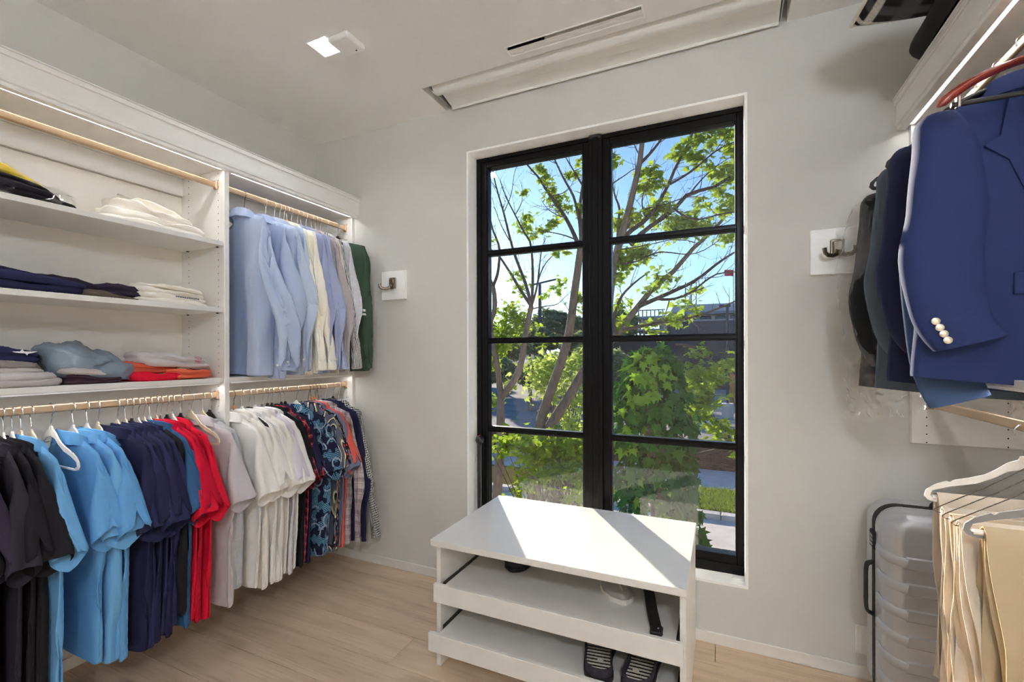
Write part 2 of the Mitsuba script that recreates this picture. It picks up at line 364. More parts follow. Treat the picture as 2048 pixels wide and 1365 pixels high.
def unit(name, label, wall, sg, sections, shelves, cat='wardrobe unit'):
    """sections: [(y0, y1), ...]; wall: the x of its wall; sg: +1 opens to +x, -1 opens to -x."""
    u = thing(name, label, cat)
    X = lambda d: wall + sg * d
    y0, y1 = sections[0][0] - .02, sections[-1][1] + .022
    bx = lambda d0, d1, a, b, z0, z1, c=.0015: box(X(d0), X(d1), a, b, z0, z1, c)
    part(u, 'top_shelf', bx(.0005, PD + .008, y0, y1, TOPZ, TOPZ + .02), 'unit_white')
    # fascia: flat board with a lip above and a stepped mould below
    f = part(u, 'fascia', cat_mesh([bx(PD + .02, FD - .008, y0, y1, FB + .004, FT - .002), bx(PD + .02, FD, y0, y1, FT - .020, FT, .002),
                                    bx(PD + .02, FD - .004, y0, y1, FB + .006, FB + .022, .002), bx(PD + .008, FD - .010, y0, y1, FB - .010, FB + .006, .002)]), 'unit_white')
    part(f, 'cap_mould', bx(PD - .03, FD + .005, y0, y1, FT, FT + .006, .002), 'unit_white')
    edges = [sections[0][0] - .02] + [b for a, b in sections]
    for i, e in enumerate(edges):
        if i == 0 and e < -0.5 and False: continue
        ya, yb = (e, e + .02) if i == 0 else (e, e + (.0245 if i < len(edges) - 1 else .022))
        part(u, 'side_panel', bx(.0005, PD, ya, yb, .970, TOPZ - .0002), 'cheek_white')
    for (a, b) in sections:
        part(u, 'back_panel', bx(.0008, .008, a + .001, b - .001, .97, TOPZ - .095, .0005), 'back_white')
        part(u, 'cleat', bx(.0008, .02, a + .001, b - .001, TOPZ - .09, TOPZ - .001, .001), 'unit_white')
        for (z, n) in shelves[(a, b)]:
            sh = part(u, 'shelf', bx(.009, PD - .006, a + .0008, b - .0008, z - .022, z), 'unit_white')
            for yy in (a + .006, b - .006):
                for d in (.062, .292):
                    part(sh, 'shelf_pin', bx(d - .004, d + .004, yy - .005, yy + .005, z - .027, z - .0222, .001), 'pin_metal')
        # led strips: under the top shelf and under the low shelf
        for zz, d in () if b < 1 and sg < 0 else ((TOPZ - .0005, PD + .002), (shelves[(a, b)][-1][0] - .0222, PD - .016)):
            ls = part(u, 'led_strip', bx(d - .010, d + .006, a + .012, b - .012, zz - .007, zz, .001), 'led_body', label='aluminium strip light profile')
            v = np.array([[X(d - .008), a + .013, zz - .0075], [X(d + .004), a + .013, zz - .0075], [X(d + .004), b - .013, zz - .0075], [X(d - .008), b - .013, zz - .0075]])
            fq = np.array([[0, 3, 2, 1]]) if sg > 0 else np.array([[0, 1, 2, 3]])
            part(ls, 'diffuser', (v, fq), 'led_body', label='lit white diffuser', emitter={'type': 'area', 'radiance': {'type': 'rgb', 'value': [STRIP, STRIP, STRIP * 1.0]}})
        for rz in (R1, R2):
            prof = Polygon([(X(RD) + dx, rz + dz) for dx, dz in arc(0, .008, .0075, 0, 180, 9) + arc(0, -.008, .0075, 180, 360, 9)])
            rd = part(u, 'rod', extrude(prof, 1, a + .002, b - .002), 'brass', 40, label='champagne metal hanging rod')
            for yy, s2 in ((a, 1), (b, -1)):
                part(rd, 'bracket', box(X(RD) - .0115, X(RD) + .0115, yy, yy + s2 * .012, rz - .022, rz + .020, .003), 'brass')
    return u


S1, S2 = (.20, 1.4215), (1.446, 2.2545)
SH1, SH2, SH3 = 1.8619, 1.544, 1.2089
unit('hanging_unit', 'white wall-hung wardrobe unit of the shirts with shelves and lit fascia', XL, 1, [S1, S2], {S1: [(SH1, 0), (SH2, 0), (SH3, 0)], S2: [(SH3, 0)]})
unit('hanging_unit', 'white wall-hung wardrobe unit with lit fascia where the suits and trousers hang', XR, -1, [(-.6, .55), (.575, 2.2545)], {(-.6, .55): [(1.25, 0)], (.575, 2.2545): [(1.25, 0)]})

# ---------------------------------------------------------------- chest with pull-out shoe trays under the window
ch = thing('shoe_chest', 'low white chest with two pull-out shoe trays under the window', 'chest')
X0, X1, Y0, Y1 = -1.1136, -.1031, 1.609, 2.268
part(ch, 'top', box(X0, X1, Y0, Y1, .514, .5404, .0015), 'chest_white')
for a, b in ((-1.0986, -1.0786), (-.127, -.107)):
    part(ch, 'side_panel', box(a, b, 1.634, Y1 - .004, .0005, .5138, .001), 'chest_white')
part(ch, 'back_panel', box(-1.0784, -.1272, Y1 - .022, Y1 - .005, .03, .5136, .001), 'chest_white')
mat('slide_black', (26, 25, 25), 0.4, 0.4)
TRAYS = ((1.600, .286, .362), (1.562, .105, .180))
for (yf, za, zb) in TRAYS:
    t = part(ch, 'tray', box(-1.066, -.140, yf + .018, yf + .60, za + .038, za + .056, .001), 'chest_white')
    part(t, 'lip', box(-1.0925, -.1135, yf, yf + .0178, za, zb, .0015), 'chest_white')
    for xx in (-1.0784, -.1395):
        part(t, 'slide', box(xx, xx + .0122, 1.65, yf + .60, za + .030, za + .062, .001), 'slide_black', label='black runner')
part(ch, 'plinth', box(-1.0784, -.1272, 1.70, 1.716, .0005, .085, .001), 'chest_white')
# ---------------------------------------------------------------- garments: two cloth panels sewn at the edges and let fall over a hanger
def pattern(sleeve=.23, theta=40, sw=.235, cw=.28, L=.80, nw=.078, cuff=.19, arm=.235, h=.022, drop=.02):
    th = math.radians(theta); d = np.array([math.cos(th), -math.sin(th)]); n = np.array([-math.sin(th), -math.cos(th)])
    sh = np.array([sw, -.055]); ct = sh + d * sleeve; cb = ct + n * cuff; ua = np.array([cw, -.055 - arm])
    half = [(nw, 0), tuple(sh), tuple(ct), tuple(cb), tuple(ua), (cw + .008, -L)]
    kinds = ['shoulder', 'top', 'cuff', 'under', 'side', 'hem']

    def seg(a, b):
        a, b = np.array(a), np.array(b); k = max(1, int(round(np.linalg.norm(b - a) / h)))
        return [a + (b - a) * i / k for i in range(k)]
    pts, tag = [], []
    for a, b, k in zip(half, half[1:] + [(-half[-1][0], -L)], kinds):
        s = seg(a, b); pts += s; tag += [k] * len(s)
    m = [(-x, z) for x, z in reversed(half)]
    for a, b, k in zip(m, m[1:], ['side', 'under', 'cuff', 'top', 'shoulder']):
        s = seg(a, b); pts += s; tag += [k] * len(s)
    for i in range(8):
        t = i / 8 * np.pi; pts.append(np.array([-nw * math.cos(t), -drop * math.sin(t)])); tag.append('neck')
    pts = np.array(pts); poly = Polygon(pts)
    Xg, Zg = np.meshgrid(np.arange(-1.2, 1.2, h), np.arange(-1.6, .1, h * .866)); Xg = Xg + (np.arange(len(Zg)) % 2)[:, None] * h / 2
    inner = poly.buffer(-h * .55); g = np.stack([Xg.ravel(), Zg.ravel()], 1); g = g[contains_xy(inner, g[:, 0], g[:, 1])]
    P = np.vstack([pts, g]); F = Delaunay(P).simplices
    c = P[F].mean(1); F = F[contains_xy(poly, c[:, 0], c[:, 1])]
    seam = {'shoulder', 'top', 'under', 'side'}; nb = len(pts)
    op = np.array([tag[i] not in seam and tag[i - 1] not in seam for i in range(nb)])
    return dict(P=P, F=F, nb=nb, tag=tag, op=op, sh=sh, ua=ua, d=d, n=n, sleeve=sleeve, cuff=cuff, L=L, nw=nw, cw=cw)


def drape(pt, seed=0, hw=.216, slab=.05, steps=100, iters=12, bend=.3, puff=3.0, fold=1.2, gather=.10, neck_y=.045, kink=0.0, swing=0.0, mould=.55, flare=0.0):
    rng = np.random.default_rng(seed)
    P, F0, nb, nw = pt['P'], pt['F'], pt['nb'], pt['nw']; n = len(P)
    c = P[F0]; a, b = c[:, 1] - c[:, 0], c[:, 2] - c[:, 0]; ar = a[:, 0] * b[:, 1] - a[:, 1] * b[:, 0]
    F0 = np.where((ar < 0)[:, None], F0[:, [0, 2, 1]], F0)
    sewn = np.zeros(n, bool); sewn[:nb] = ~pt['op']
    back = np.arange(n); front = np.where(sewn, back, -1); front[~sewn] = n + np.arange((~sewn).sum()); N = n + int((~sewn).sum())
    rest = np.zeros((N, 2)); rest[back] = P; rest[front] = P
    F = np.vstack([F0, front[F0][:, [0, 2, 1]]])
    side = np.ones(N); side[back] = -1; side[back[sewn]] = 0
    ctr = rest[F].mean(1)
    A0, B0 = pt['sh'], pt['ua']
    over = lambda x, z: ((B0[0] - A0[0]) * (z - A0[1]) - (B0[1] - A0[1]) * (x - A0[0]))
    lab = np.where((over(ctr[:, 0], ctr[:, 1]) > 0) & (ctr[:, 0] > 0), 1, np.where((over(-ctr[:, 0], ctr[:, 1]) > 0) & (ctr[:, 0] < 0), 2, 0))
    ax = np.abs(rest[:, 0]); along = (ax - A0[0]) * pt['d'][0] + (rest[:, 1] - A0[1]) * pt['d'][1]
    insl = over(ax, rest[:, 1]) > -1e-6
    X = np.zeros((N, 3)); X[:, 0], X[:, 2] = rest[:, 0], rest[:, 1]
    wv = lambda: np.sin(rest[:, 0] * rng.uniform(9, 22) + rng.uniform(0, 6)) * np.sin(rest[:, 1] * rng.uniform(3, 8) + rng.uniform(0, 6))
    X[:, 1] = side * slab * .4 * (np.clip(-rest[:, 1] / .12, 0, 1) * .5 + .5) * (1 + .3 * wv()) + .010 * wv() + .006 * wv()
    pin = np.zeros(N, bool); tgt = X.copy()
    for i in range(nb):
        t0, t1 = pt['tag'][i], pt['tag'][i - 1]
        if t0 == 'neck' or ((t0 == 'shoulder' or t1 == 'shoulder') and abs(P[i, 0]) <= hw):
            ids = [(i, -1)] if sewn[i] else [(i, -1), (front[i], 1)]
            for j, s in ids:
                x = rest[j, 0]; aa = abs(x); pin[j] = True
                if aa >= nw - 1e-6: tgt[j] = [x, 0, -(aa - nw) * .27]
                else:
                    q = math.sqrt(max(0, 1 - (x / nw) ** 2)); tgt[j] = [x * .95, s * neck_y * q, 0 if s < 0 else -.05 * q]
    X[pin] = tgt[pin]
    E = np.unique(np.sort(np.vstack([F[:, [0, 1]], F[:, [1, 2]], F[:, [2, 0]]]), 1), axis=0)
    he = np.vstack([np.c_[np.sort(F[:, [i, (i + 1) % 3]], 1), F[:, (i + 2) % 3]] for i in range(3)])
    o = np.lexsort((he[:, 1], he[:, 0])); he = he[o]; eq = (he[1:, :2] == he[:-1, :2]).all(1)
    Bn = np.stack([he[:-1, 2][eq], he[1:, 2][eq]], 1)
    rl = lambda Q: np.linalg.norm(rest[Q[:, 0]] - rest[Q[:, 1]], axis=1)
    Bn = Bn[(side[Bn[:, 0]] * side[Bn[:, 1]] >= 0) & (rl(Bn) > .01)]
    A = np.vstack([E, Bn]); l0 = rl(A); ne = len(E); isb = np.arange(len(A)) >= ne
    im = np.where(pin, 0., 1.); ws = np.maximum(im[A[:, 0]] + im[A[:, 1]], 1e-9)
    k_t, k_c = np.where(isb, .3 * bend, 1.0) / ws, np.where(isb, bend, .6) / ws
    ar_ = np.arange(len(A))
    M = sp.csr_matrix((np.r_[np.ones(len(A)), -np.ones(len(A))], (np.r_[A[:, 0], A[:, 1]], np.r_[ar_, ar_])), shape=(N, len(A)))
    relax = (2.2 / np.maximum(np.bincount(A.ravel(), minlength=N), 1) * im)[:, None]
    pins = np.where(pin & (ax >= nw - 1e-6))[0]
    D = np.linalg.norm(rest[:, None] - rest[pins][None], axis=2); near = pins[D.argmin(1)]; dl = D.min(1) * 1.02
    bi = np.where(~sewn)[0]; fi = front[bi]; sx = np.sign(rest[:, 0])
    dep = np.clip((-rest[:, 1] - .25) / (pt['L'] - .25), 0, 1)
    xlim = np.where(insl, 9, pt['cw'] * (1 - gather * dep))
    ylim = np.where(insl, slab * (1.15 + (.5 if flare else 0) * np.clip(along / pt['sleeve'], 0, 1)), slab * (.30 + .70 * np.sqrt(np.clip(1 - (rest[:, 0] / (pt['cw'] * 1.1)) ** 2, 0, 1))))
    mw = rng.uniform(13, 24, 2); mp = rng.uniform(0, 6.28, 4)
    for sd_ in (-1, 1):        # folds: the room left to the cloth varies across the body
        wv_ = .5 + .5 * np.sin(rest[:, 0] * mw[0] + mp[0] + sd_ * mp[2] + .5 * np.sin(rest[:, 1] * 4 + mp[1])) * .7 + .15 * np.sin(rest[:, 0] * mw[1] * 2 + mp[1] + sd_ * mp[3])
        ylim = np.where((side == sd_) & ~insl, ylim * (1 - mould * np.clip(dep * 3 + .25, 0, 1) * np.clip(wv_, 0, 1)), ylim)
    cl = np.clip(along / pt['sleeve'], 0, 1) * insl
    ph, fr = rng.uniform(0, 6.28, 4), rng.uniform(14, 26, 2)
    acc = np.zeros_like(X); acc[:, 2] = -9.8
    acc[:, 1] = side * (puff * (cl ** .7) + 1.2 * (1 - insl)) + fold * (1 - insl) * dep ** .5 * (np.sin(rest[:, 0] * fr[0] + ph[0] + side * ph[2]) + .6 * np.sin(rest[:, 0] * fr[1] + ph[1] + side * ph[3]))
    guard = (rest[bi, 1] > -.17) & (ax[bi] < .235) & ~pin[bi]
    kz = kink * np.sin(cl * np.pi * 2.2 + rng.uniform(0, 6)) * cl
    acc[:, 1] += kz - swing * cl; acc[:, 0] += sx * (kink * .8 * np.sin(cl * np.pi) * insl + flare * cl)
    V = np.zeros_like(X); dt = 1 / 60.
    for s in range(steps):
        V = (V + acc * dt) * (.985 if s < steps * .6 else .92)
        Xp = X.copy(); X = X + V * dt
        for it in range(iters):
            dv = X[A[:, 0]] - X[A[:, 1]]; Ln = np.sqrt((dv * dv).sum(1)) + 1e-9; cf = (Ln - l0) / Ln
            X = X - (M @ ((np.where(cf < 0, k_c, k_t) * cf)[:, None] * dv)) * relax
            dv = X - X[near]; Ln = np.sqrt((dv * dv).sum(1)) + 1e-9
            X = np.where(((Ln > dl) & ~pin)[:, None], X[near] + dv * (dl / Ln)[:, None], X)
            q = np.clip(.007 - (X[fi, 1] - X[bi, 1]), 0, None) / 2
            X[fi, 1] += q; X[bi, 1] -= q
            X[fi, 1] = np.where(guard, np.maximum(X[fi, 1], .0075), X[fi, 1]); X[bi, 1] = np.where(guard, np.minimum(X[bi, 1], -.0075), X[bi, 1])
            y = X[:, 1]; X[:, 1] = np.where(np.abs(y) > ylim, np.sign(y) * (ylim + (np.abs(y) - ylim) * .4), y)
            xx = X[:, 0] * sx
            X[:, 0] = np.where(insl & (xx < .19), sx * (xx + (.19 - xx) * .3), np.where(xx > xlim, sx * (xlim + (xx - xlim) * .5), X[:, 0]))
            X[:, 0] = np.maximum(X[:, 0], -.268)
            X[pin] = tgt[pin]
        V = (X - Xp) / dt
    # a light smoothing that keeps the folds
    deg = np.bincount(E.ravel(), minlength=N)[:, None]
    S = sp.csr_matrix((np.ones(2 * len(E)), (np.r_[E[:, 0], E[:, 1]], np.r_[E[:, 1], E[:, 0]])), shape=(N, N))
    for lam in (.5, .5, .5, -.53, .5, -.53, .5, -.53, .5, -.53):
        X = X + lam * ((S @ X) / deg - X) * im[:, None]
    bd = np.zeros(N, bool); bd[:nb] = True; bd[front[:nb]] = True       # the outline is smoothed along itself
    be = E[bd[E].all(1)]
    d2 = np.maximum(np.bincount(be.ravel(), minlength=N), 1)[:, None]
    S2 = sp.csr_matrix((np.ones(2 * len(be)), (np.r_[be[:, 0], be[:, 1]], np.r_[be[:, 1], be[:, 0]])), shape=(N, N))
    for q in range(3):
        X = X + .4 * ((S2 @ X) / d2 - X) * (im * bd)[:, None]
    return dict(X=X, F=F, lab=lab, rest=rest, along=along, side=side, pt=pt)


def sub(X, F, uv=None):
    """The faces F with only their own vertices, one loop subdivision for rounder folds."""
    ids, inv = np.unique(F, return_inverse=True)
    return X[ids], inv.reshape(-1, 3), ids


def vnormals(X, F):
    fn = np.cross(X[F[:, 1]] - X[F[:, 0]], X[F[:, 2]] - X[F[:, 0]]); n = np.zeros_like(X)
    for k in range(3): np.add.at(n, F[:, k], fn)
    return n / (np.linalg.norm(n, axis=1, keepdims=True) + 1e-12)


def ply_n(X, F, n, uv):
    """A ply whose normals were taken over the whole garment, so that its pieces meet smoothly."""
    path = meshkit.write_ply((X, F), True, uv, None, n)
    return {'type': 'ply', 'filename': path, 'face_normals': False}


def collar_mesh(nw=.078, ny=.047, stand=.032, leaf=.045, gap=.5, seed=0, flare=.012):
    """A shirt collar: a stand that folds over into a leaf, open at the front (+y)."""
    rng = np.random.default_rng(seed)
    th = np.linspace(gap, 2 * np.pi - gap, 49)
    prof = [(0, -.008), (.000, stand * .5), (.001, stand * .93), (.005, stand * 1.06), (.009, stand * .96), (.012, stand * .55), (.012 + flare * .6, stand - leaf * .6), (.012 + flare, stand - leaf), (.010 + flare, stand - leaf - .0015), (.009 + flare * .5, stand - leaf * .5), (.007, stand * .5)]
    ph = rng.uniform(0, 6, 3); v = []
    for t in th:
        b = .5 + .5 * math.cos(t - math.pi)        # 1 at the back of the neck
        for (r, z) in prof:
            wob = .002 * math.sin(5 * t + ph[0]) * (r / .02) + .0015 * math.sin(9 * t + ph[1]) * (r / .02)
            pt = (1 - b) * .012 * (r > .011)       # longer points in front
            v.append(((nw * .97 + r + wob) * math.sin(t), (ny + r * .9 + wob) * math.cos(t), z * (.55 + .45 * b) - (1 - b) ** 2 * .042 - pt))
    v = np.array(v); m = len(prof); i, j = np.meshgrid(np.arange(len(th) - 1), np.arange(m), indexing='ij')
    f = np.stack([i * m + j, (i + 1) * m + j, (i + 1) * m + (j + 1) % m, i * m + (j + 1) % m], -1).reshape(-1, 4)
    f = tri(f)
    return v, f


def band_mesh(nw=.078, ny=.047):
    """The ribbed neck band of a tee or sweater."""
    t = np.linspace(0, 2 * np.pi, 40, endpoint=False); b = .5 + .5 * np.cos(t - np.pi)
    p = np.stack([nw * .97 * np.sin(t), ny * np.cos(t), .006 - (1 - b) ** 2 * .045], 1)
    m = tube(p, .004, 8, closed=True, ry=.011, upv=[0, 0, 1.0])
    return np.array(m.vertices), np.array(m.faces)


GARMENTS = {}


def garment(name, pt, collar='collar', cuffs=False, seed=0, **kw):
    """Simulates one garment and keeps its parts as ply dicts."""
    g = drape(pt, seed=seed, neck_y=.047, **kw)
    X, F, rest = g['X'], g['F'], g['rest']
    N = vnormals(X, F)
    uv = np.c_[rest[:, 0] + 3 + 2 * (g['side'] > 0), rest[:, 1] + 3]
    parts = []
    edge = pt['sleeve'] - .062
    fal = g['along'][F].mean(1)
    for l, nm in ((0, 'body'), (1, 'sleeve'), (2, 'sleeve')):
        sel = g['lab'] == l
        cf = sel & (fal > edge) if cuffs and l else np.zeros(len(F), bool)
        for s, pn, off in ((sel & ~cf, nm, 0), (cf, 'cuff', .0022)):
            if not s.any(): continue
            x, f, ids = sub(X + N * off, F[s])
            # sleeve uv run along the sleeve
            u = uv[ids]
            if l:
                d, n_ = pt['d'], pt['n']; q = np.c_[np.abs(rest[ids, 0]) - pt['sh'][0], rest[ids, 1] - pt['sh'][1]]
                u = np.c_[q @ n_ + 5 + 2 * l, 3 - q @ d]
            parts.append((pn, ply_n(x, f, N[ids], u), ids))
    cv, cfc = collar_mesh(seed=seed) if collar == 'collar' else band_mesh()
    cn = vnormals(cv, cfc)
    parts.append(('collar' if collar == 'collar' else 'neck_band', ply_n(cv, cfc, cn, np.c_[np.arctan2(cv[:, 0], cv[:, 1]) * .08 + 9, cv[:, 2] + 3]), None))
    GARMENTS[name] = dict(parts=parts, g=g, N=N)
    return GARMENTS[name]


def place(x, y, z, yaw=0.0, s=(1, 1, 1), lean=0.0):
    return T().translate([x, y, z]).rotate([0, 0, 1], yaw).rotate([1, 0, 0], lean).scale(list(s))


PO = dict(sleeve=.265, theta=42, sw=.255, cw=.272, L=.81, cuff=.225, arm=.245)
DR = dict(sleeve=.715, theta=48, sw=.258, cw=.285, L=.805, cuff=.135, arm=.26, h=.0235)
for i, (sl, pf, fo) in enumerate(((.060, 4.0, 1.0), (.050, 3.0, 1.4), (.040, 3.0, 1.2), (.030, 2.0, 1.0), (.030, 2.5, .9), (.045, 3.5, 1.3))):
    pp = dict(PO); pp['L'] += (0, .02, -.02, .01, -.01, .02)[i]; pp['sleeve'] += (0, .02, -.01, 0, .015, .01)[i]; pp['theta'] += (0, 4, -3, 3, 0, -4)[i]
    garment(f'polo{i}', pattern(**pp), seed=10 + i, slab=sl, puff=pf * 1.7, fold=fo, gather=.20, flare=3.5, bend=.42)
for i, (sl, pf, fo) in enumerate(((.085, 4.0, 3.5), (.065, 3.5, 3.0), (.045, 2.0, 1.0), (.035, 1.5, .9), (.035, 2.0, 1.1))):
    pp = dict(DR); pp['L'] += (0, .015, -.01, .01, 0)[i]; pp['theta'] += (0, 3, -3, 4, -5)[i]
    garment(f'shirt{i}', pattern(**pp), seed=30 + i, slab=sl, puff=pf, fold=fo, cuffs=True, bend=.13, kink=(6, 5, 4, 3, 3)[i], gather=.20, swing=(2.5, 2.5, 2, 1, 1)[i], mould=(.85, .8, .7, .55, .55)[i])
for i, (sl, pf, fo) in enumerate(((.050, 3.0, 1.0), (.035, 2.0, 1.2))):
    pp = dict(PO); pp['L'] -= .06; pp['sleeve'] -= .02
    garment(f'tee{i}', pattern(**pp), 'band', seed=50 + i, slab=sl, puff=pf, fold=fo, bend=.22)
pp = dict(DR); pp['cuff'] = .10
garment('sweater', pattern(**pp), 'band', True, seed=60, slab=.05, puff=3.5, fold=.9, bend=.5)


# ---------------------------------------------------------------- hangers
mat('hanger_beige', (204, 192, 168), 0.75, 0.25, sheen=0.5)
mat('hanger_white', (232, 227, 219), 0.7, 0.25, sheen=0.4)
mat('hanger_black', (24, 23, 25), 0.5, 0.4)
mat('hanger_grey', (120, 118, 116), 0.4, 0.5)
mat('chrome', (190, 190, 190), 0.18, 0.6, metallic=0.95)
mat('wire_dark', (70, 62, 52), 0.35, 0.5, metallic=0.8)
mat('wire_white', (222, 220, 214), 0.35, 0.5)
mat('size_orange', (226, 122, 30), 0.5, 0.4)
ZC = .1131


def hook_path(z0, flip=1, open_=205):
    p = [(0, 0, z0), (0, 0, z0 + .018), (flip * .003, 0, z0 + .026)]
    for t in np.linspace(-62, open_, 26):
        a = math.radians(t); p.append((flip * .0205 * math.cos(a), 0, ZC - .0034 + .0205 * math.sin(a)))
    return p


def smooth_path(p, n=60):
    p = np.array(p, float); d = np.r_[0, np.cumsum(np.linalg.norm(np.diff(p, axis=0), axis=1))]
    from scipy.interpolate import PchipInterpolator
    return PchipInterpolator(d, p)(np.linspace(0, d[-1], n))


def slim_hanger():
    """The slim flocked hanger: arched arms, drop ends and a lower bar, one flat piece."""
    up = [(-.008, .056), (-.012, .046), (-.034, .036), (-.058, .016), (-.082, .000), (-.115, -.012), (-.15, -.022), (-.158, -.029), (-.166, -.026), (-.195, -.040), (-.213, -.056), (-.217, -.072), (-.208, -.083), (-.19, -.087)]
    outer = up + [(-x, z) for x, z in reversed(up)] 
    inner = [(-.185, -.080), (-.203, -.070), (-.198, -.056), (-.16, -.042), (-.10, -.027), (-.06, -.006), (-.035, .012), (0, .020)]
    inner = inner + [(-x, z) for x, z in reversed(inner[:-1])]
    po = Polygon(outer).buffer(.003).buffer(-.003)
    po = po.difference(Polygon(inner).buffer(-.001).buffer(.002))
    m = extrude(po, 1, -.0024, .0024)
    m.apply_scale([.95, 1, 1]); m.apply_translation([0, 0, -.009])
    return m


HANG = {'slim': (mikit.ply(slim_hanger(), None, 40), mikit.ply(tube(smooth_path(hook_path(.040)), .0019, 8), None, 40))}
# a wire hanger: one bent wire and its twisted neck
wz = [(0, 0, .034), (-.018, 0, .024), (-.08, 0, .000), (-.16, 0, -.024), (-.205, 0, -.040), (-.212, 0, -.050), (-.203, 0, -.056), (-.1, 0, -.056), (.1, 0, -.056), (.203, 0, -.056), (.212, 0, -.050), (.205, 0, -.040), (.16, 0, -.024), (.08, 0, 0), (.018, 0, .024), (0, 0, .034)]
wp_ = [(x * .95, y, z - .010) for x, y, z in wz]
HANG['wire'] = (mikit.ply(tube(wp_, .0014, 6), None, 40), mikit.ply(tube(smooth_path(hook_path(.030)), .0014, 8), None, 40))
wt = [(0, 0, .034), (-.012, 0, .022), (-.10, 0, -.045), (-.195, 0, -.108), (-.204, 0, -.116), (-.196, 0, -.122), (.196, 0, -.122), (.204, 0, -.116), (.195, 0, -.108), (.10, 0, -.045), (.012, 0, .022), (0, 0, .034)]
HANG['tube'] = (mikit.ply(tube(wt, .0013, 6), None, 40), HANG['wire'][1])
# a moulded black shop hanger: thick shoulders with a square head
hb = [(-.020, .036), (-.026, .022), (-.09, -.008), (-.17, -.036), (-.195, -.052), (-.200, -.064), (-.186, -.068), (-.15, -.052), (-.08, -.034), (-.03, -.020)]
HANG['shop'] = (mikit.ply(extrude(Polygon(hb + [(-x, z) for x, z in reversed(hb)]).buffer(.002), 1, -.006, .006), None, 40), HANG['slim'][1])


def hang(x, y, z, kind, body, label, hook='chrome', flip=1, yaw=0, tag=False, group=None):
    h = thing('clothes_hanger', label, 'hanger', group)
    m = place(x, y, z, yaw, (flip, 1, 1))
    ref = lambda b: {'bsdf': {'type': 'ref', 'id': b}}
    share(h, 'arms', {**HANG[kind][0], **ref(body)}, m)
    share(h, 'hook', {**HANG[kind][1], **ref(hook)}, m)
    if tag:
        part(h, 'size_tag', box(x - .006, x + .006, y - .003, y + .003, z + .040, z + .056, .002), 'size_orange', label='orange size marker')
    return h


def wear(name, cat, kind, bsdf, label, x, y, z, yaw=0, s=(1, 1, 1), group=None, collar=None, cuff=None, lean=0.0, sleeve=None):
    g = thing(name, label, cat, group)
    m = place(x, y, z, yaw, s, lean)
    for pn, d, ids in GARMENTS[kind]['parts']:
        b = collar if (pn in ('collar', 'neck_band') and collar) else cuff if (pn == 'cuff' and cuff) else sleeve if (pn == 'sleeve' and sleeve) else bsdf
        share(g, pn, {**d, 'bsdf': {'type': 'ref', 'id': b}}, m)
    return g
# ---------------------------------------------------------------- fabrics
def fab(name, c, rough=.9, sheen=.25, **k): return mat(name, c, rough, .15, sheen=sheen, **k)


fab('cloth_black', (27, 25, 28)); fab('cloth_charcoal', (40, 37, 44)); fab('cloth_plum', (46, 38, 52))
fab('cloth_sky', (104, 158, 204), sheen=.1); fab('cloth_sky_deep', (94, 148, 196), sheen=.1)
fab('cloth_navy', (38, 39, 70)); fab('cloth_navy_deep', (32, 32, 58)); fab('cloth_denim', (46, 78, 112))
fab('cloth_red', (190, 22, 48), sheen=.05); fab('cloth_red_deep', (168, 16, 42), sheen=.05)
fab('cloth_mauve', (188, 180, 184)); fab('cloth_lilac', (212, 206, 214)); fab('cloth_white', (232, 229, 225)); fab('cloth_offwhite', (226, 221, 214))
fab('cloth_shirt_blue', (170, 183, 210)); fab('cloth_shirt_blue_pale', (184, 195, 215)); fab('cloth_shirt_periwinkle', (156, 163, 194)); fab('cloth_cream', (238, 233, 220))
fab('cloth_slate', (108, 112, 138)); fab('cloth_coral', (214, 96, 84)); fab('cloth_green', (58, 76, 62)); fab('cloth_beige', (206, 198, 188)); fab('cloth_grey_pale', (206, 204, 206))
U = lambda uv: (uv[0], uv[1])
saw = lambda x: x - dr.floor(x)
band = lambda x, f, w: dr.select(saw(x * f) < w, 1.0, 0.0)
C = lambda *c: mi.Color3f(*lin(*c))


def heather(p, n, uv):
    return mix(lin(150, 150, 154), lin(186, 186, 190), fbm(uv[0] * 240, uv[1] * 420, 0, 2))


def bw_stripe(p, n, uv):
    return dr.select(saw(uv[0] * 95) < .5, C(232, 230, 228), C(58, 56, 66))


def pin_stripe(p, n, uv):
    return dr.select(saw(uv[0] * 150) < .62, C(226, 224, 226), C(172, 174, 188))


def taupe_check(p, n, uv):
    return mix(lin(198, 188, 182), lin(140, 132, 140), .5 * band(uv[0], 210, .5) + .5 * band(uv[1], 210, .5))


def gingham(p, n, uv):
    return mix(lin(222, 220, 218), lin(28, 28, 36), dr.minimum(band(uv[0], 75, .55) * .62 + band(uv[1], 75, .55) * .62, 1.0))


def plaid_grey(p, n, uv):
    a = band(uv[0], 17, .30) * .5 + band(uv[1], 17, .30) * .5
    t = dr.maximum(band(uv[0] + .012, 34, .08), band(uv[1] + .012, 34, .08))
    return mix(mix(lin(186, 174, 174), lin(124, 108, 114), a), lin(84, 66, 74), t * .7)


def plaid_red(p, n, uv):
    a = band(uv[0], 22, .5) * .5 + band(uv[1], 22, .5) * .5
    return mix(mix(lin(150, 24, 38), lin(44, 20, 30), a), lin(200, 180, 176), dr.maximum(band(uv[0] + .01, 22, .05), band(uv[1] + .01, 22, .05)) * .7)


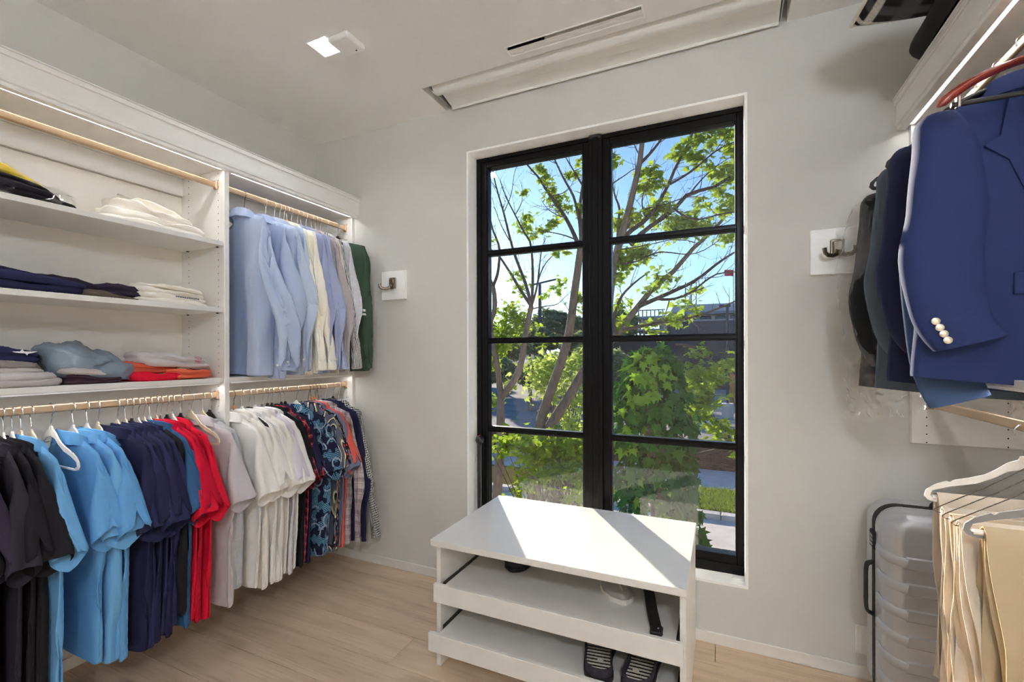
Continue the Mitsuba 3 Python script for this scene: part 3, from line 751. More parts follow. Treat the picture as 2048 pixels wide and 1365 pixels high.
def leafy(p, n, uv):
    """teal hatched leaves and pale arcs on navy"""
    x, y = uv[0] * 11.5, uv[1] * 11.5
    col = C(26, 28, 52)
    for k in range(2):
        px_, py_ = x + 3.37 * k + .5 * k, y + 5.11 * k + .5 * k
        cx, cy = dr.floor(px_), dr.floor(py_)
        for a in (-1, 0, 1):
            for b in (-1, 0, 1):
                gx, gy = cx + a, cy + b
                dx, dy = px_ - gx - .2 - .6 * cell_rand(gx, gy, 11 + k), py_ - gy - .2 - .6 * cell_rand(gx, gy, 12 + k)
                an = cell_rand(gx, gy, 13 + k) * 6.283
                u, v = dx * dr.cos(an) + dy * dr.sin(an), dy * dr.cos(an) - dx * dr.sin(an)
                w = .30 * (1 - dr.square(u / .72)) * (1 + .35 * dr.sin(u * 14))
                inn = (dr.abs(u) < .72) & (dr.abs(v + .12 * u * u) < w)
                hatch = saw((v * 9 + u * 3)) < .62
                if k == 0:
                    col = dr.select(inn & hatch, C(92, 138, 164), col)
                else:
                    rr = dr.sqrt(dx * dx + dy * dy)
                    col = dr.select((dr.abs(rr - .42) < .05) & (u > -.1), C(150, 160, 178), col)
    return col


def swirl(p, n, uv):
    f = fbm(uv[0] * 9, uv[1] * 6, 3.0, 2) * 6
    s = saw(f)
    return dr.select(s < .18, C(28, 26, 34), dr.select(s < .36, C(226, 216, 190), dr.select(s < .5, C(126, 112, 84), C(84, 88, 108))))


def dotty(p, n, uv):
    d1, d2, w = voronoi(uv[0] * 38, uv[1] * 38)
    return dr.select(d1 < .3, dr.select(w < .3, C(190, 60, 60), dr.select(w < .65, C(200, 188, 150), C(140, 150, 160))), C(22, 20, 26))


def green_band(p, n, uv):
    t = 3 - uv[1]
    return dr.select(((t > .345) & (t < .358)) | ((t > .37) & (t < .383)), C(226, 226, 222), C(58, 76, 62))


for nm, fn in (('cloth_green_band', green_band), ('cloth_heather', heather), ('cloth_bw_stripe', bw_stripe), ('cloth_pin_stripe', pin_stripe), ('cloth_taupe_check', taupe_check), ('cloth_gingham', gingham),
               ('cloth_plaid_grey', plaid_grey), ('cloth_plaid_red', plaid_red), ('cloth_leafy', leafy), ('cloth_swirl', swirl), ('cloth_dotty', dotty)):
    fab(nm, mikit.proc(fn))

mat('button_pearl', (226, 222, 210), .25, .5)
RX = XL + RD
ZL, ZU = R2 - .115, R1 - .115
HL = 'slim hangers on the lower rod'
# ---------------------------------------------------------------- lower rod, first bay: polo shirts from dark to red
rows = [
    # y, garment, fabric, hanger, body yaw, scale y, noun label
    (.560, 'polo0', 'cloth_black', 'hanger_beige', 4, .9, 'black polo shirt nearest the viewer'),
    (.640, 'polo3', 'cloth_plum', 'hanger_white', 0, 1.0, 'dark plum polo shirt, the only purplish one in the black group'),
    (.697, 'polo4', 'cloth_charcoal', 'hanger_white', 0, .8, 'charcoal polo shirt between the plum and the black ones'),
    (.718, 'polo3', 'cloth_black', 'hanger_white', 2, .7, 'black polo shirt, second before the first light blue one'),
    (.740, 'polo5', 'cloth_black', 'hanger_beige', 3, .8, 'black polo shirt hanging directly against the first light blue one'),
    (.766, 'polo1', 'cloth_sky', 'hanger_beige', 7, .62, 'light blue polo shirt nearest the black ones, first of the blue four'),
    (.880, 'polo2', 'cloth_sky_deep', 'hanger_white', 6, .75, 'light blue polo shirt behind the bare white hanger, second of four'),
    (.922, 'polo0', 'cloth_sky', 'hanger_white', 6, .75, 'light blue polo shirt with wide collar, third of four'),
    (.955, 'polo3', 'cloth_sky_deep', 'hanger_beige', 5, 1.0, 'light blue polo shirt beside the navy ones, last of four'),
    (1.018, 'polo1', 'cloth_navy_deep', 'hanger_beige', 8, .9, 'dark navy polo shirt beside the light blue ones, first of the navy row'),
    (1.046, 'polo5', 'cloth_navy', 'hanger_beige', 6, .7, 'navy polo shirt, second of the navy row'),
    (1.068, 'polo3', 'cloth_navy_deep', 'hanger_black', 5, .9, 'navy polo shirt on a black hanger, third of the navy row'),
    (1.090, 'polo4', 'cloth_navy', 'hanger_white', 5, .9, 'navy polo shirt on a white hanger, fourth of the navy row'),
    (1.112, 'polo3', 'cloth_navy_deep', 'hanger_beige', 4, .9, 'navy polo shirt, fifth of the navy row'),
    (1.134, 'polo2', 'cloth_navy', 'hanger_white', 4, .7, 'navy polo shirt, last navy one before the black tee'),
    (1.158, 'tee1', 'cloth_black', 'hanger_beige', 4, .9, 'black tee shirt between the navy shirts and the denim shirt'),
    (1.176, 'polo3', 'cloth_denim', 'hanger_grey', 5, .9, 'dark teal denim shirt just before the red shirts'),
    (1.200, 'polo4', 'cloth_red', 'hanger_black', 5, .9, 'bright red polo shirt, first of the red three'),
    (1.222, 'polo3', 'cloth_red_deep', 'hanger_white', 4, .9, 'red polo shirt in the middle of the red three'),
    (1.256, 'polo1', 'cloth_red', 'hanger_black', 6, .55, 'red polo shirt, last of the red three'),
    (1.352, 'polo5', 'cloth_mauve', 'hanger_beige', 8, .7, 'pale mauve grey polo shirt just before the divider'),
    (1.384, 'tee1', 'cloth_heather', 'hanger_black', 6, 1.2, 'heather grey tee shirt hanging against the white divider'),
]
def of(lab):
    """the short way to say which garment a hanger holds"""
    for cut in (' nearest the viewer', ' on a black hanger', ' on a white hanger', ' between the navy shirts and', ' hanging against', ' hanging directly against', ' turned towards the room'):
        lab = lab.replace(cut, '' if cut.startswith((' with', ' turned', ' on')) else cut)
    return ' '.join(lab.replace('polo shirt', 'polo').replace('dress shirt', 'shirt').split()[:11])


for y, kind, m, hm, yaw, sy, lab in rows:
    gp = 'polo shirts on the lower rod'
    yaw -= 10
    wear('tee_shirt' if 'tee' in kind else 'polo_shirt', 'tee shirt' if 'tee' in kind else 'shirt', kind, m, lab, RX, y, ZL, yaw, (1, sy, 1), gp if 'polo' in kind else None)
    hang(RX, y, ZL, 'slim', hm, {'hanger_beige': 'beige', 'hanger_white': 'white', 'hanger_black': 'black', 'hanger_grey': 'grey'}[hm] + ' slim hanger of the ' + of(lab), flip=1 if sy > .8 else -1, yaw=yaw, group=HL)
hang(RX, .818, ZL + .004, 'slim', 'hanger_white', 'bare white slim hanger between the first and second light blue polo shirts', yaw=-1, group=HL)
hang(RX, 1.302, ZL + .004, 'slim', 'hanger_beige', 'bare beige slim hanger between the red and the mauve grey polo shirts', yaw=-1, group=HL)

# ---------------------------------------------------------------- lower rod, second bay: white, dark and patterned shirts
rows = [
    (1.500, 'polo4', 'cloth_white', 'wire', 'wire_dark', 8, 1.0, 'white polo shirt right behind the divider', None, True),
    (1.545, 'polo5', 'cloth_offwhite', 'slim', 'hanger_white', 8, .8, 'off-white polo shirt, second of the white row', None, False),
    (1.585, 'polo3', 'cloth_white', 'shop', 'hanger_black', 8, 1.0, 'white polo shirt on the black shop hanger', None, False),
    (1.618, 'polo1', 'cloth_white', 'slim', 'hanger_white', 9, .8, 'white polo shirt with wide flared sleeve, in the middle of the white row', None, False),
    (1.660, 'polo4', 'cloth_offwhite', 'slim', 'hanger_grey', 7, .9, 'off-white polo shirt behind the wide-sleeved white one', None, False),
    (1.690, 'polo3', 'cloth_lilac', 'slim', 'hanger_black', 7, .9, 'very pale lilac polo shirt', None, False),
    (1.716, 'polo4', 'cloth_white', 'slim', 'hanger_black', 7, .9, 'white polo shirt, last of the white row beside the black cardigan', None, False),
    (1.752, 'polo3', 'cloth_black', 'shop', 'hanger_black', 6, .9, 'black cardigan between white and patterned shirts', None, False),
    (1.776, 'polo4', 'cloth_plaid_red', 'slim', 'hanger_black', 6, .8, 'dark shirt with red plaid showing at its edge', None, False),
    (1.800, 'polo3', 'cloth_navy_deep', 'slim', 'hanger_black', 6, .7, 'dark navy shirt hidden behind the floral shirt', None, False),
    (1.872, 'polo0', 'cloth_leafy', 'slim', 'hanger_white', 10, 1.0, 'navy short-sleeved shirt with teal leaf print', None, False),
    (1.955, 'polo3', 'cloth_swirl', 'wire', 'wire_dark', 8, .9, 'short-sleeved shirt with cream and grey swirls', None, False),
    (1.980, 'polo3', 'cloth_dotty', 'wire', 'wire_dark', 6, .8, 'black short-sleeved shirt with small coloured blots', None, True),
    (2.006, 'polo4', 'cloth_slate', 'wire', 'wire_dark', 6, .9, 'slate blue short-sleeved shirt', None, True),
    (2.032, 'polo3', 'cloth_coral', 'wire', 'wire_dark', 5, .8, 'coral red short-sleeved shirt', None, False),
    (2.082, 'shirt3', 'cloth_plaid_grey', 'wire', 'wire_white', 5, 1.0, 'long-sleeved shirt in grey and mauve plaid', None, False),
    (2.146, 'shirt3', 'cloth_navy_deep', 'slim', 'hanger_black', 3, 1.0, 'plain dark navy long-sleeved shirt', None, False),
    (2.192, 'shirt4', 'cloth_gingham', 'wire', 'wire_white', 2, .9, 'black and white gingham shirt at the end of the lower rod', None, False),
]
for y, kind, m, hk, hm, yaw, sy, lab, col, tg in rows:
    yaw -= 16 if y < 1.73 else 10
    wear('long_sleeved_shirt' if 'shirt' in kind else 'polo_shirt', 'shirt', kind, m, lab, RX, y, ZL, yaw, (.92 if 1.74 < y < 1.82 else 1.03 if y == 1.872 else 1, sy, 1), 'shirts on the lower rod, second bay')
    hang(RX, y, ZL, hk, hm, {'wire_dark': 'dark wire', 'wire_white': 'white wire', 'hanger_black': 'black plastic', 'hanger_white': 'white slim', 'hanger_grey': 'grey'}[hm] + ' hanger of the ' + of(lab),
         hook=hm if hk == 'wire' else 'chrome', flip=1 if sy > .85 else -1, yaw=yaw, tag=tg, group='hangers on the lower rod, second bay')

# ---------------------------------------------------------------- upper rod: long-sleeved dress shirts
rows = [
    (1.560, 'shirt0', 'cloth_shirt_blue', 'wire_dark', 12, 1.0, 'light blue dress shirt nearest the divider, first on the upper rod'),
    (1.680, 'shirt1', 'cloth_shirt_blue', 'wire_white', 9, 1.0, 'light blue dress shirt with rounded collar, second on the upper rod'),
    (1.732, 'shirt2', 'cloth_shirt_blue_pale', 'wire_white', 8, .9, 'paler blue dress shirt, third on the upper rod'),
    (1.765, 'shirt3', 'cloth_shirt_blue_pale', 'wire_white', 9, 1.0, 'pale blue dress shirt right before the cream ones'),
    (1.792, 'shirt4', 'cloth_cream', 'wire_white', 8, .9, 'cream dress shirt, first of three cream ones'),
    (1.815, 'shirt3', 'cloth_cream', 'wire_white', 8, .8, 'cream dress shirt, second of three cream ones'),
    (1.840, 'shirt4', 'cloth_cream', 'wire_white', 8, .9, 'cream dress shirt, last of three cream ones'),
    (1.880, 'shirt3', 'cloth_shirt_periwinkle', 'wire_white', 8, 1.0, 'greyish blue dress shirt after the cream ones'),
    (1.910, 'shirt2', 'cloth_shirt_periwinkle', 'wire_white', 8, .7, 'periwinkle dress shirt with high collar'),
    (1.940, 'shirt4', 'cloth_shirt_blue', 'wire_white', 7, .9, 'blue dress shirt before the taupe checked one'),
    (1.985, 'shirt2', 'cloth_taupe_check', 'wire_white', 6, .7, 'taupe finely checked dress shirt'),
    (2.014, 'shirt3', 'cloth_beige', 'wire_white', 5, .8, 'plain beige dress shirt'),
    (2.046, 'shirt4', 'cloth_bw_stripe', 'wire_white', 5, 1.0, 'dress shirt with bold black and white stripes'),
    (2.098, 'shirt3', 'cloth_pin_stripe', 'wire_white', 4, 1.0, 'white dress shirt with faint grey pinstripes'),
]
for y, kind, m, hm, yaw, sy, lab in rows:
    yaw -= 24 if y < 1.7 else 17 if y < 1.8 else 14
    k = wear('dress_shirt', 'shirt', kind, m, lab, RX, y, ZU, yaw, (1, sy, 1), 'dress shirts on the upper rod')
    cu = [ids for pn, d, ids in GARMENTS[kind]['parts'] if pn == 'cuff'][0]
    gx, gn = GARMENTS[kind]['g']['X'], GARMENTS[kind]['N']
    i = cu[np.argmax(-gn[cu, 1] + gn[cu, 0] - 8 * np.abs(GARMENTS[kind]['g']['along'][cu] - GARMENTS[kind]['g']['pt']['sleeve'] + .03))]
    ca, sa = math.cos(math.radians(yaw)), math.sin(math.radians(yaw))
    c_ = np.array([gx[i][0], gx[i][1] * sy, gx[i][2]]) + gn[i] * .0035; c_ = np.array([RX + c_[0] * ca - c_[1] * sa, y + c_[0] * sa + c_[1] * ca, ZU + c_[2]])
    bt = trimesh.creation.icosphere(2, .0055); bt.apply_translation(c_)
    part(k, 'cuff_button', bt, 'button_pearl', True, label='small pale cuff button')
    hang(RX, y, ZU, 'wire', hm, ('dark' if 'dark' in hm else 'white') + ' wire hanger of the ' + of(lab.replace(', first on the upper rod', '')), hook=hm, flip=1 if sy > .85 else -1, yaw=yaw, tag=abs(y - 1.815) < .01, group='wire hangers on the upper rod')
k = wear('sweater', 'sweater', 'sweater', 'cloth_green', 'dark green sweater with white sleeve bands at the end of the upper rod', RX, 2.186, ZU, 0, (1.04, .9, 1), collar='cloth_beige', sleeve='cloth_green_band')
hang(RX, 2.186, ZU, 'slim', 'hanger_black', 'black slim hanger holding the dark green sweater', yaw=0)
# ---------------------------------------------------------------- folded clothes on the shelves
def folded(cx, cy, z0, d, w, h, seed, layers=2, taper=0.0, base=(0, 0), crumple=.006, yaw=0, n=64, sag=.25, expo=3.2):
    """A folded garment: a soft slab (d along x, w along y) with rolled fold edges, wrinkles and a sloping top.
    taper: how far the top falls towards +y; base: (height, taper) of the pile it lies on."""
    rng = np.random.default_rng(seed)
    th = np.arange(n) * 2 * np.pi / n
    ce, se = np.cos(th), np.sin(th)
    sx, sy = np.sign(ce) * np.abs(ce) ** (2 / expo), np.sign(se) * np.abs(se) ** (2 / expo)
    rows = []
    per = 7
    off = rng.uniform(-.006, .006, (layers, 4))
    for l in range(layers):
        for k in range(per):
            t = k / per
            bul = math.sin(math.pi * min(max(t, .02), .98)) ** .6 * min(.012, h / layers * .6)
            rows.append(((l + t) / layers, bul, l))
    for (s) in (.93, .82, .66, .46, .24, .0):
        rows.append((1.0, s, -1))
    v = []
    for (t, b, l) in rows:
        if l >= 0:
            o = off[l]; ex = d / 2 + b - .012 + o[0] * ce + o[1]; ey = w / 2 + b - .012 + o[2] * se + o[3]
            X, Y, q = ex * sx, ey * sy, 1.0
        else:
            X, Y, q = (d / 2 - .012) * b * sx, (w / 2 - .012) * b * sy, b
        yn = Y / w
        bz = base[0] * (1 - base[1] * (yn + .5))
        hh = h * (1 - taper * (yn + .5)) * (1 + sag * (1 - q ** 2) * .3 if l < 0 else 1)
        v.append(np.stack([X, Y, z0 + bz + np.clip(t, 0, 1) * hh], 1))
    v = np.array(v)
    m = len(rows)
    P = v.reshape(-1, 3)
    a, b_ = meshkit.fbm(np.c_[P[:, 0] * 9 + seed, P[:, 1] * 7, P[:, 2] * 30], 3, seed) - .5, meshkit.fbm(np.c_[P[:, 0] * 16, P[:, 1] * 12 + seed, P[:, 2] * 40 + 3], 3, seed + 5) - .5
    up_ = np.clip((P[:, 2] - z0 - base[0]) / h, 0, 1)
    ridge = np.abs(meshkit.fbm(np.c_[P[:, 0] * 11 + P[:, 1] * 5 + seed, P[:, 1] * 9, np.zeros(len(P))], 3, seed + 9) - .5)
    P[:, 2] += (crumple * 3.0 * (a - ridge * 1.6 + .2)) * np.clip(up_ * 1.3, 0, 1)
    rad = np.maximum(np.hypot(P[:, 0], P[:, 1]), 1e-6)
    P[:, 0] += P[:, 0] / rad * b_ * crumple * 3.2; P[:, 1] += P[:, 1] / rad * a * crumple * 3.5
    i, j = np.meshgrid(np.arange(m - 1), np.arange(n), indexing='ij')
    f = np.stack([i * n + j, i * n + (j + 1) % n, (i + 1) * n + (j + 1) % n, (i + 1) * n + j], -1).reshape(-1, 4)
    f = tri(f)
    P = np.vstack([P, [0, 0, z0 + base[0] * (1 - base[1] * .5)]])
    jj = np.arange(n); f = np.vstack([f, np.stack([np.full(n, len(P) - 1), (jj + 1) % n, jj], 1)])
    c, s = math.cos(math.radians(yaw)), math.sin(math.radians(yaw))
    P[:, 0], P[:, 1] = P[:, 0] * c - P[:, 1] * s + cx, P[:, 0] * s + P[:, 1] * c + cy
    keep = (P[f[:, 0]] != P[f[:, 1]]).any(1)
    return trimesh.Trimesh(P, f[keep], process=False)


fab('cloth_tee_white', (236, 230, 220)); fab('cloth_tee_grey', (190, 184, 184)); fab('cloth_stone', (176, 168, 166)); fab('cloth_stone_dark', (134, 126, 122))
fab('cloth_olive', (84, 74, 66)); fab('cloth_wine', (58, 40, 48)); fab('cloth_brick', (172, 74, 56)); fab('cloth_orange', (208, 98, 72)); fab('cloth_khaki', (178, 152, 112))
mat('cloth_satin', (112, 124, 138), .38, .45, sheen=.3)
mat('print_white', (235, 235, 238), .7, .2); mat('print_red', (176, 52, 66), .7, .2); mat('print_blue', (62, 70, 92), .7, .2)


def pile(rows, name='folded_tee_shirt', cat='folded clothes', group=None):
    out = []
    for (kw, m, lab) in rows:
        k = thing(name, lab, cat, group)
        me = folded(**kw); put(k, me, m, True); out.append((k, me))
    return out


ZS1, ZS2, ZS3 = SH1 + .0006, SH2 + .0006, SH3 + .0006
G = 'folded clothes on the shelves'
# top shelf: white heap on the right
pile([(dict(cx=-2.31, cy=1.19, z0=ZS1, d=.22, w=.40, h=.062, seed=1, layers=2, taper=.45, crumple=.014), 'cloth_tee_white', 'white tee shirt at the bottom of the heap on the top shelf'),
      (dict(cx=-2.32, cy=1.20, z0=ZS1, d=.20, w=.34, h=.055, seed=2, layers=2, taper=.5, base=(.052, .4), crumple=.020, yaw=8), 'cloth_tee_white', 'crumpled white tee shirt in the middle of the heap on the top shelf'),
      (dict(cx=-2.33, cy=1.22, z0=ZS1, d=.17, w=.26, h=.045, seed=3, layers=1, taper=.4, base=(.092, .4), crumple=.022, yaw=-10), 'cloth_cream', 'crumpled cream tee shirt on top of the heap on the top shelf')], group=G)
# middle shelf
pile([(dict(cx=-2.30, cy=.62, z0=ZS2, d=.26, w=.62, h=.042, seed=4, layers=1, taper=.35, crumple=.008), 'cloth_navy_deep', 'dark navy trousers at the bottom of the left pile on the middle shelf'),
      (dict(cx=-2.29, cy=.64, z0=ZS2, d=.25, w=.60, h=.044, seed=5, layers=1, taper=.45, base=(.039, .38), crumple=.010), 'cloth_navy', 'navy trousers in the left pile on the middle shelf'),
      (dict(cx=-2.32, cy=.60, z0=ZS2, d=.20, w=.50, h=.050, seed=6, layers=1, taper=.6, base=(.078, .45), crumple=.014), 'cloth_navy_deep', 'dark navy trousers on top of the left pile on the middle shelf'),
      (dict(cx=-2.27, cy=1.00, z0=ZS2, d=.15, w=.22, h=.026, seed=7, layers=1, taper=.3, crumple=.010, yaw=12), 'cloth_olive', 'olive brown garment under the black trousers on the middle shelf'),
      (dict(cx=-2.36, cy=1.0, z0=ZS2, d=.17, w=.44, h=.062, seed=8, layers=2, taper=.40, base=(.022, .2), crumple=.016, yaw=-14), 'cloth_plum', 'black plum trousers laid across the middle of the middle shelf')], 'folded_trousers', group=G)
for q, (dx, dw, cr) in enumerate(((0, 0, .006), (.006, -.015, .006), (-.004, -.03, .007), (.004, -.055, .010))):
    k, me = pile([(dict(cx=-2.30 + dx, cy=1.245, z0=ZS2, d=.22, w=.31 + dw, h=.025, seed=10 + q, layers=1, taper=.30, base=(.0238 * q, .28), crumple=cr), 'cloth_tee_white' if q != 3 else 'cloth_cream',
          'white folded tee shirt, ' + ('lowest', 'second', 'third', 'topmost')[q] + ' of the white pile on the middle shelf')], group=G)[0]
    if q == 1:
        z = ZS2 + .030
        for i in range(11):     # a line of small print on the fold
            part(k, 'print_mark', box(-2.30 + .006 + .110, -2.30 + .006 + .1115, 1.222 + i * .0092, 1.2275 + i * .0092, z - i * .0003, z + .006 - i * .0003, 0), 'print_blue')
# low shelf: grey pile with a navy tee, satin heap, red pile
for q, (m, sd) in enumerate((('cloth_stone', 20), ('cloth_tee_grey', 21), ('cloth_stone', 22), ('cloth_stone_dark', 23))):
    pile([(dict(cx=-2.29 - .006 * (q % 2), cy=.655 + .01 * (q % 2), z0=ZS3, d=.25, w=.42 - .05 * q, h=.027, seed=sd, layers=1, taper=.2, base=(.026 * q, .2), crumple=.008), m, ('lowest', 'second', 'third', 'fourth')[q] + ' grey tee shirt of the pile under the navy tee on the low shelf')], group=G)
k, me = pile([(dict(cx=-2.30, cy=.645, z0=ZS3, d=.22, w=.32, h=.060, seed=24, layers=2, taper=.25, base=(.10, .2), crumple=.009), 'cloth_navy', 'navy folded tee shirt with white mark on top of the grey pile')], group=G)[0]
def decal(me, m2, y0, z0, sy=1.0, sz=1.0, slant=0.0):
    """lays a flat print (x, y in its own plane) on the room side of a folded garment"""
    v = np.asarray(me.vertices); q = m2.subdivide().subdivide(); p_ = np.asarray(q.vertices)
    Y, Z = y0 + p_[:, 0] * sy, z0 + p_[:, 1] * sz + p_[:, 0] * slant
    X_ = np.array([v[(np.abs(v[:, 1] - a) < .022) & (np.abs(v[:, 2] - b) < .010)][:, 0].max(initial=-2.25) for a, b in zip(Y, Z)])
    A_ = np.c_[Y, Z, np.ones(len(Y))]; co = np.linalg.lstsq(A_, X_, rcond=None)[0]; fit = A_ @ co; fit += np.max(X_ - fit) * .8
    return trimesh.Trimesh(np.c_[fit + .001 + p_[:, 2], Y, Z], q.faces, process=False)


hitp = Polygon([(-.030, -.004), (-.012, .000), (-.008, .009), (-.003, .001), (.006, .002), (.028, .006), (.012, -.004), (.006, -.006), (.004, -.013), (-.002, -.006), (-.012, -.007), (-.022, -.007)])
part(k, 'logo', decal(me, extrude(hitp, 2, 0, .0008), .745, ZS3 + .122, 1.2, .9, -.15), 'print_white', label='white printed mark')
pile([(dict(cx=-2.28, cy=.955, z0=ZS3, d=.20, w=.20, h=.040, seed=25, layers=2, taper=.3, crumple=.008), 'cloth_wine', 'dark wine folded garment under the satin heap'),
      (dict(cx=-2.28, cy=.925, z0=ZS3, d=.22, w=.16, h=.022, seed=26, layers=1, taper=.2, base=(.040, .3), crumple=.010), 'cloth_stone', 'grey garment squeezed under the satin heap')], 'folded_garment', group=G)
k = thing('satin_shirt', 'slate grey satin shirt slumped in a heap on the low shelf', 'shirt')
put(k, folded(-2.30, .965, ZS3, .23, .30, .125, 27, layers=1, taper=.45, base=(.030, .9), crumple=.022, n=96, sag=.9, expo=2.4), 'cloth_satin', True)
pile([(dict(cx=-2.27, cy=1.17, z0=ZS3, d=.19, w=.22, h=.032, seed=28, layers=1, taper=.2, crumple=.010), 'cloth_red', 'crimson garment at the bottom of the red pile on the low shelf'),
      (dict(cx=-2.28, cy=1.235, z0=ZS3, d=.17, w=.16, h=.024, seed=33, layers=1, taper=.2, base=(.012, 0), crumple=.010), 'cloth_khaki', 'khaki garment peeking out of the red pile'),
      (dict(cx=-2.30, cy=1.15, z0=ZS3, d=.21, w=.24, h=.045, seed=29, layers=2, taper=.25, base=(.034, .2), crumple=.012), 'cloth_brick', 'brick red garment in the red pile on the low shelf'),
      (dict(cx=-2.27, cy=1.285, z0=ZS3, d=.21, w=.22, h=.045, seed=30, layers=2, taper=.25, base=(.004, 0), crumple=.008, yaw=6), 'cloth_orange', 'orange folded tee shirt at the right end of the low shelf')], 'folded_garment', group=G)
k, me = pile([(dict(cx=-2.29, cy=1.245, z0=ZS3, d=.23, w=.30, h=.062, seed=31, layers=2, taper=.35, base=(.062, .25), crumple=.010, yaw=4), 'cloth_tee_grey', 'pale grey folded tee shirt with red print on top of the red pile')], group=G)[0]
tm = meshkit.text_mesh('KICK', .011, .0008); tm2 = meshkit.text_mesh('ASS', .011, .0008); tm2.apply_translation([0, -.016, 0])
part(k, 'print', cat_mesh([decal(me, tm, 1.300, ZS3 + .092, 1, 1, -.2), decal(me, tm2, 1.300, ZS3 + .092, 1, 1, -.2)]), 'print_red', label='small red print')
# top shelf, left: garments in clear bags and a yellow one
scene['clear_film'] = {'type': 'thindielectric', 'int_ior': 1.5}
for q, (h, tp, m) in enumerate(((.034, .35, 'cloth_black'), (.034, .45, 'cloth_charcoal'), (.030, .55, 'cloth_black'))):
    pile([(dict(cx=-2.29 + .008 * q, cy=.66 - .02 * q, z0=ZS1, d=.24, w=.50 - .05 * q, h=h, seed=40 + q, layers=1, taper=tp, base=(.031 * q, .4), crumple=.012), m, ('lowest', 'middle', 'upper')[q] + ' dark garment of the plastic wrapped pile on the top shelf')], 'wrapped_garment', 'wrapped clothes', G)
mat('yellow_print', (232, 198, 50), .45, .4)
k = thing('wrapped_shirt', 'navy and yellow garment wrapped in clear film on top of the dark pile', 'wrapped clothes')
part(k, 'cloth', folded(-2.31, .60, ZS1, .21, .40, .045, 44, layers=1, taper=.6, base=(.088, .45), crumple=.012), 'cloth_navy', True)
part(k, 'yellow_panel', folded(-2.285, .735, ZS1, .17, .14, .040, 45, layers=1, taper=.7, base=(.082, .35), crumple=.008), 'yellow_print', True, label='yellow printed panel')
k = thing('plastic_bag', 'clear crinkled plastic film over the dark pile on the top shelf', 'plastic bag')
put(k, folded(-2.285, .665, ZS1, .262, .50, .135, 46, layers=1, taper=.62, crumple=.028, n=160, expo=2.8), 'clear_film', 20)

# ---------------------------------------------------------------- suits on the right
fab('suit_blue', (38, 48, 88), .8, sheen=.5); fab('suit_navy', (36, 38, 62), .85, sheen=.5); fab('suit_grey', (78, 88, 98), .9, sheen=.4); fab('suit_slate', (62, 80, 112), .85, sheen=.4); fab('suit_black', (34, 36, 38), .85)
fab('lining', (30, 32, 52), .5)
mat('button_silver', (206, 196, 182), .35, .5, metallic=.8); mat('button_black', (26, 25, 28), .25, .5)


def loft(rows, n=56, cap=True, expo=2.5):
    """rows of (centre x, y, z, half width x, half depth y, turn): rounded sections joined into a body."""
    th = np.arange(n) * 2 * np.pi / n; ce, se = np.cos(th), np.sin(th)
    sx, sy = np.sign(ce) * np.abs(ce) ** (2 / expo), np.sign(se) * np.abs(se) ** (2 / expo)
    v = []
    for (cx, cy, cz, a, b, t) in rows:
        X, Y = a * sx, b * sy; c, s = math.cos(t), math.sin(t)
        v.append(np.stack([cx + X * c - Y * s, cy + X * s + Y * c, np.full(n, cz)], 1))
    m = len(rows); P = np.vstack(v)
    i, j = np.meshgrid(np.arange(m - 1), np.arange(n), indexing='ij')
    f = np.stack([i * n + j, (i + 1) * n + j, (i + 1) * n + (j + 1) % n, i * n + (j + 1) % n], -1).reshape(-1, 4)
    f = tri(f)
    if cap:
        P = np.vstack([P, np.mean(v[0], 0)]); jj = np.arange(n)
        f = np.vstack([f, np.stack([np.full(n, len(P) - 1), jj, (jj + 1) % n], 1)])
    return P, f


def interp_rows(keys, n):
    from scipy.interpolate import PchipInterpolator
    k = np.array(keys, float); t = np.linspace(0, 1, len(k)); return PchipInterpolator(t, k)(np.linspace(0, 1, n))


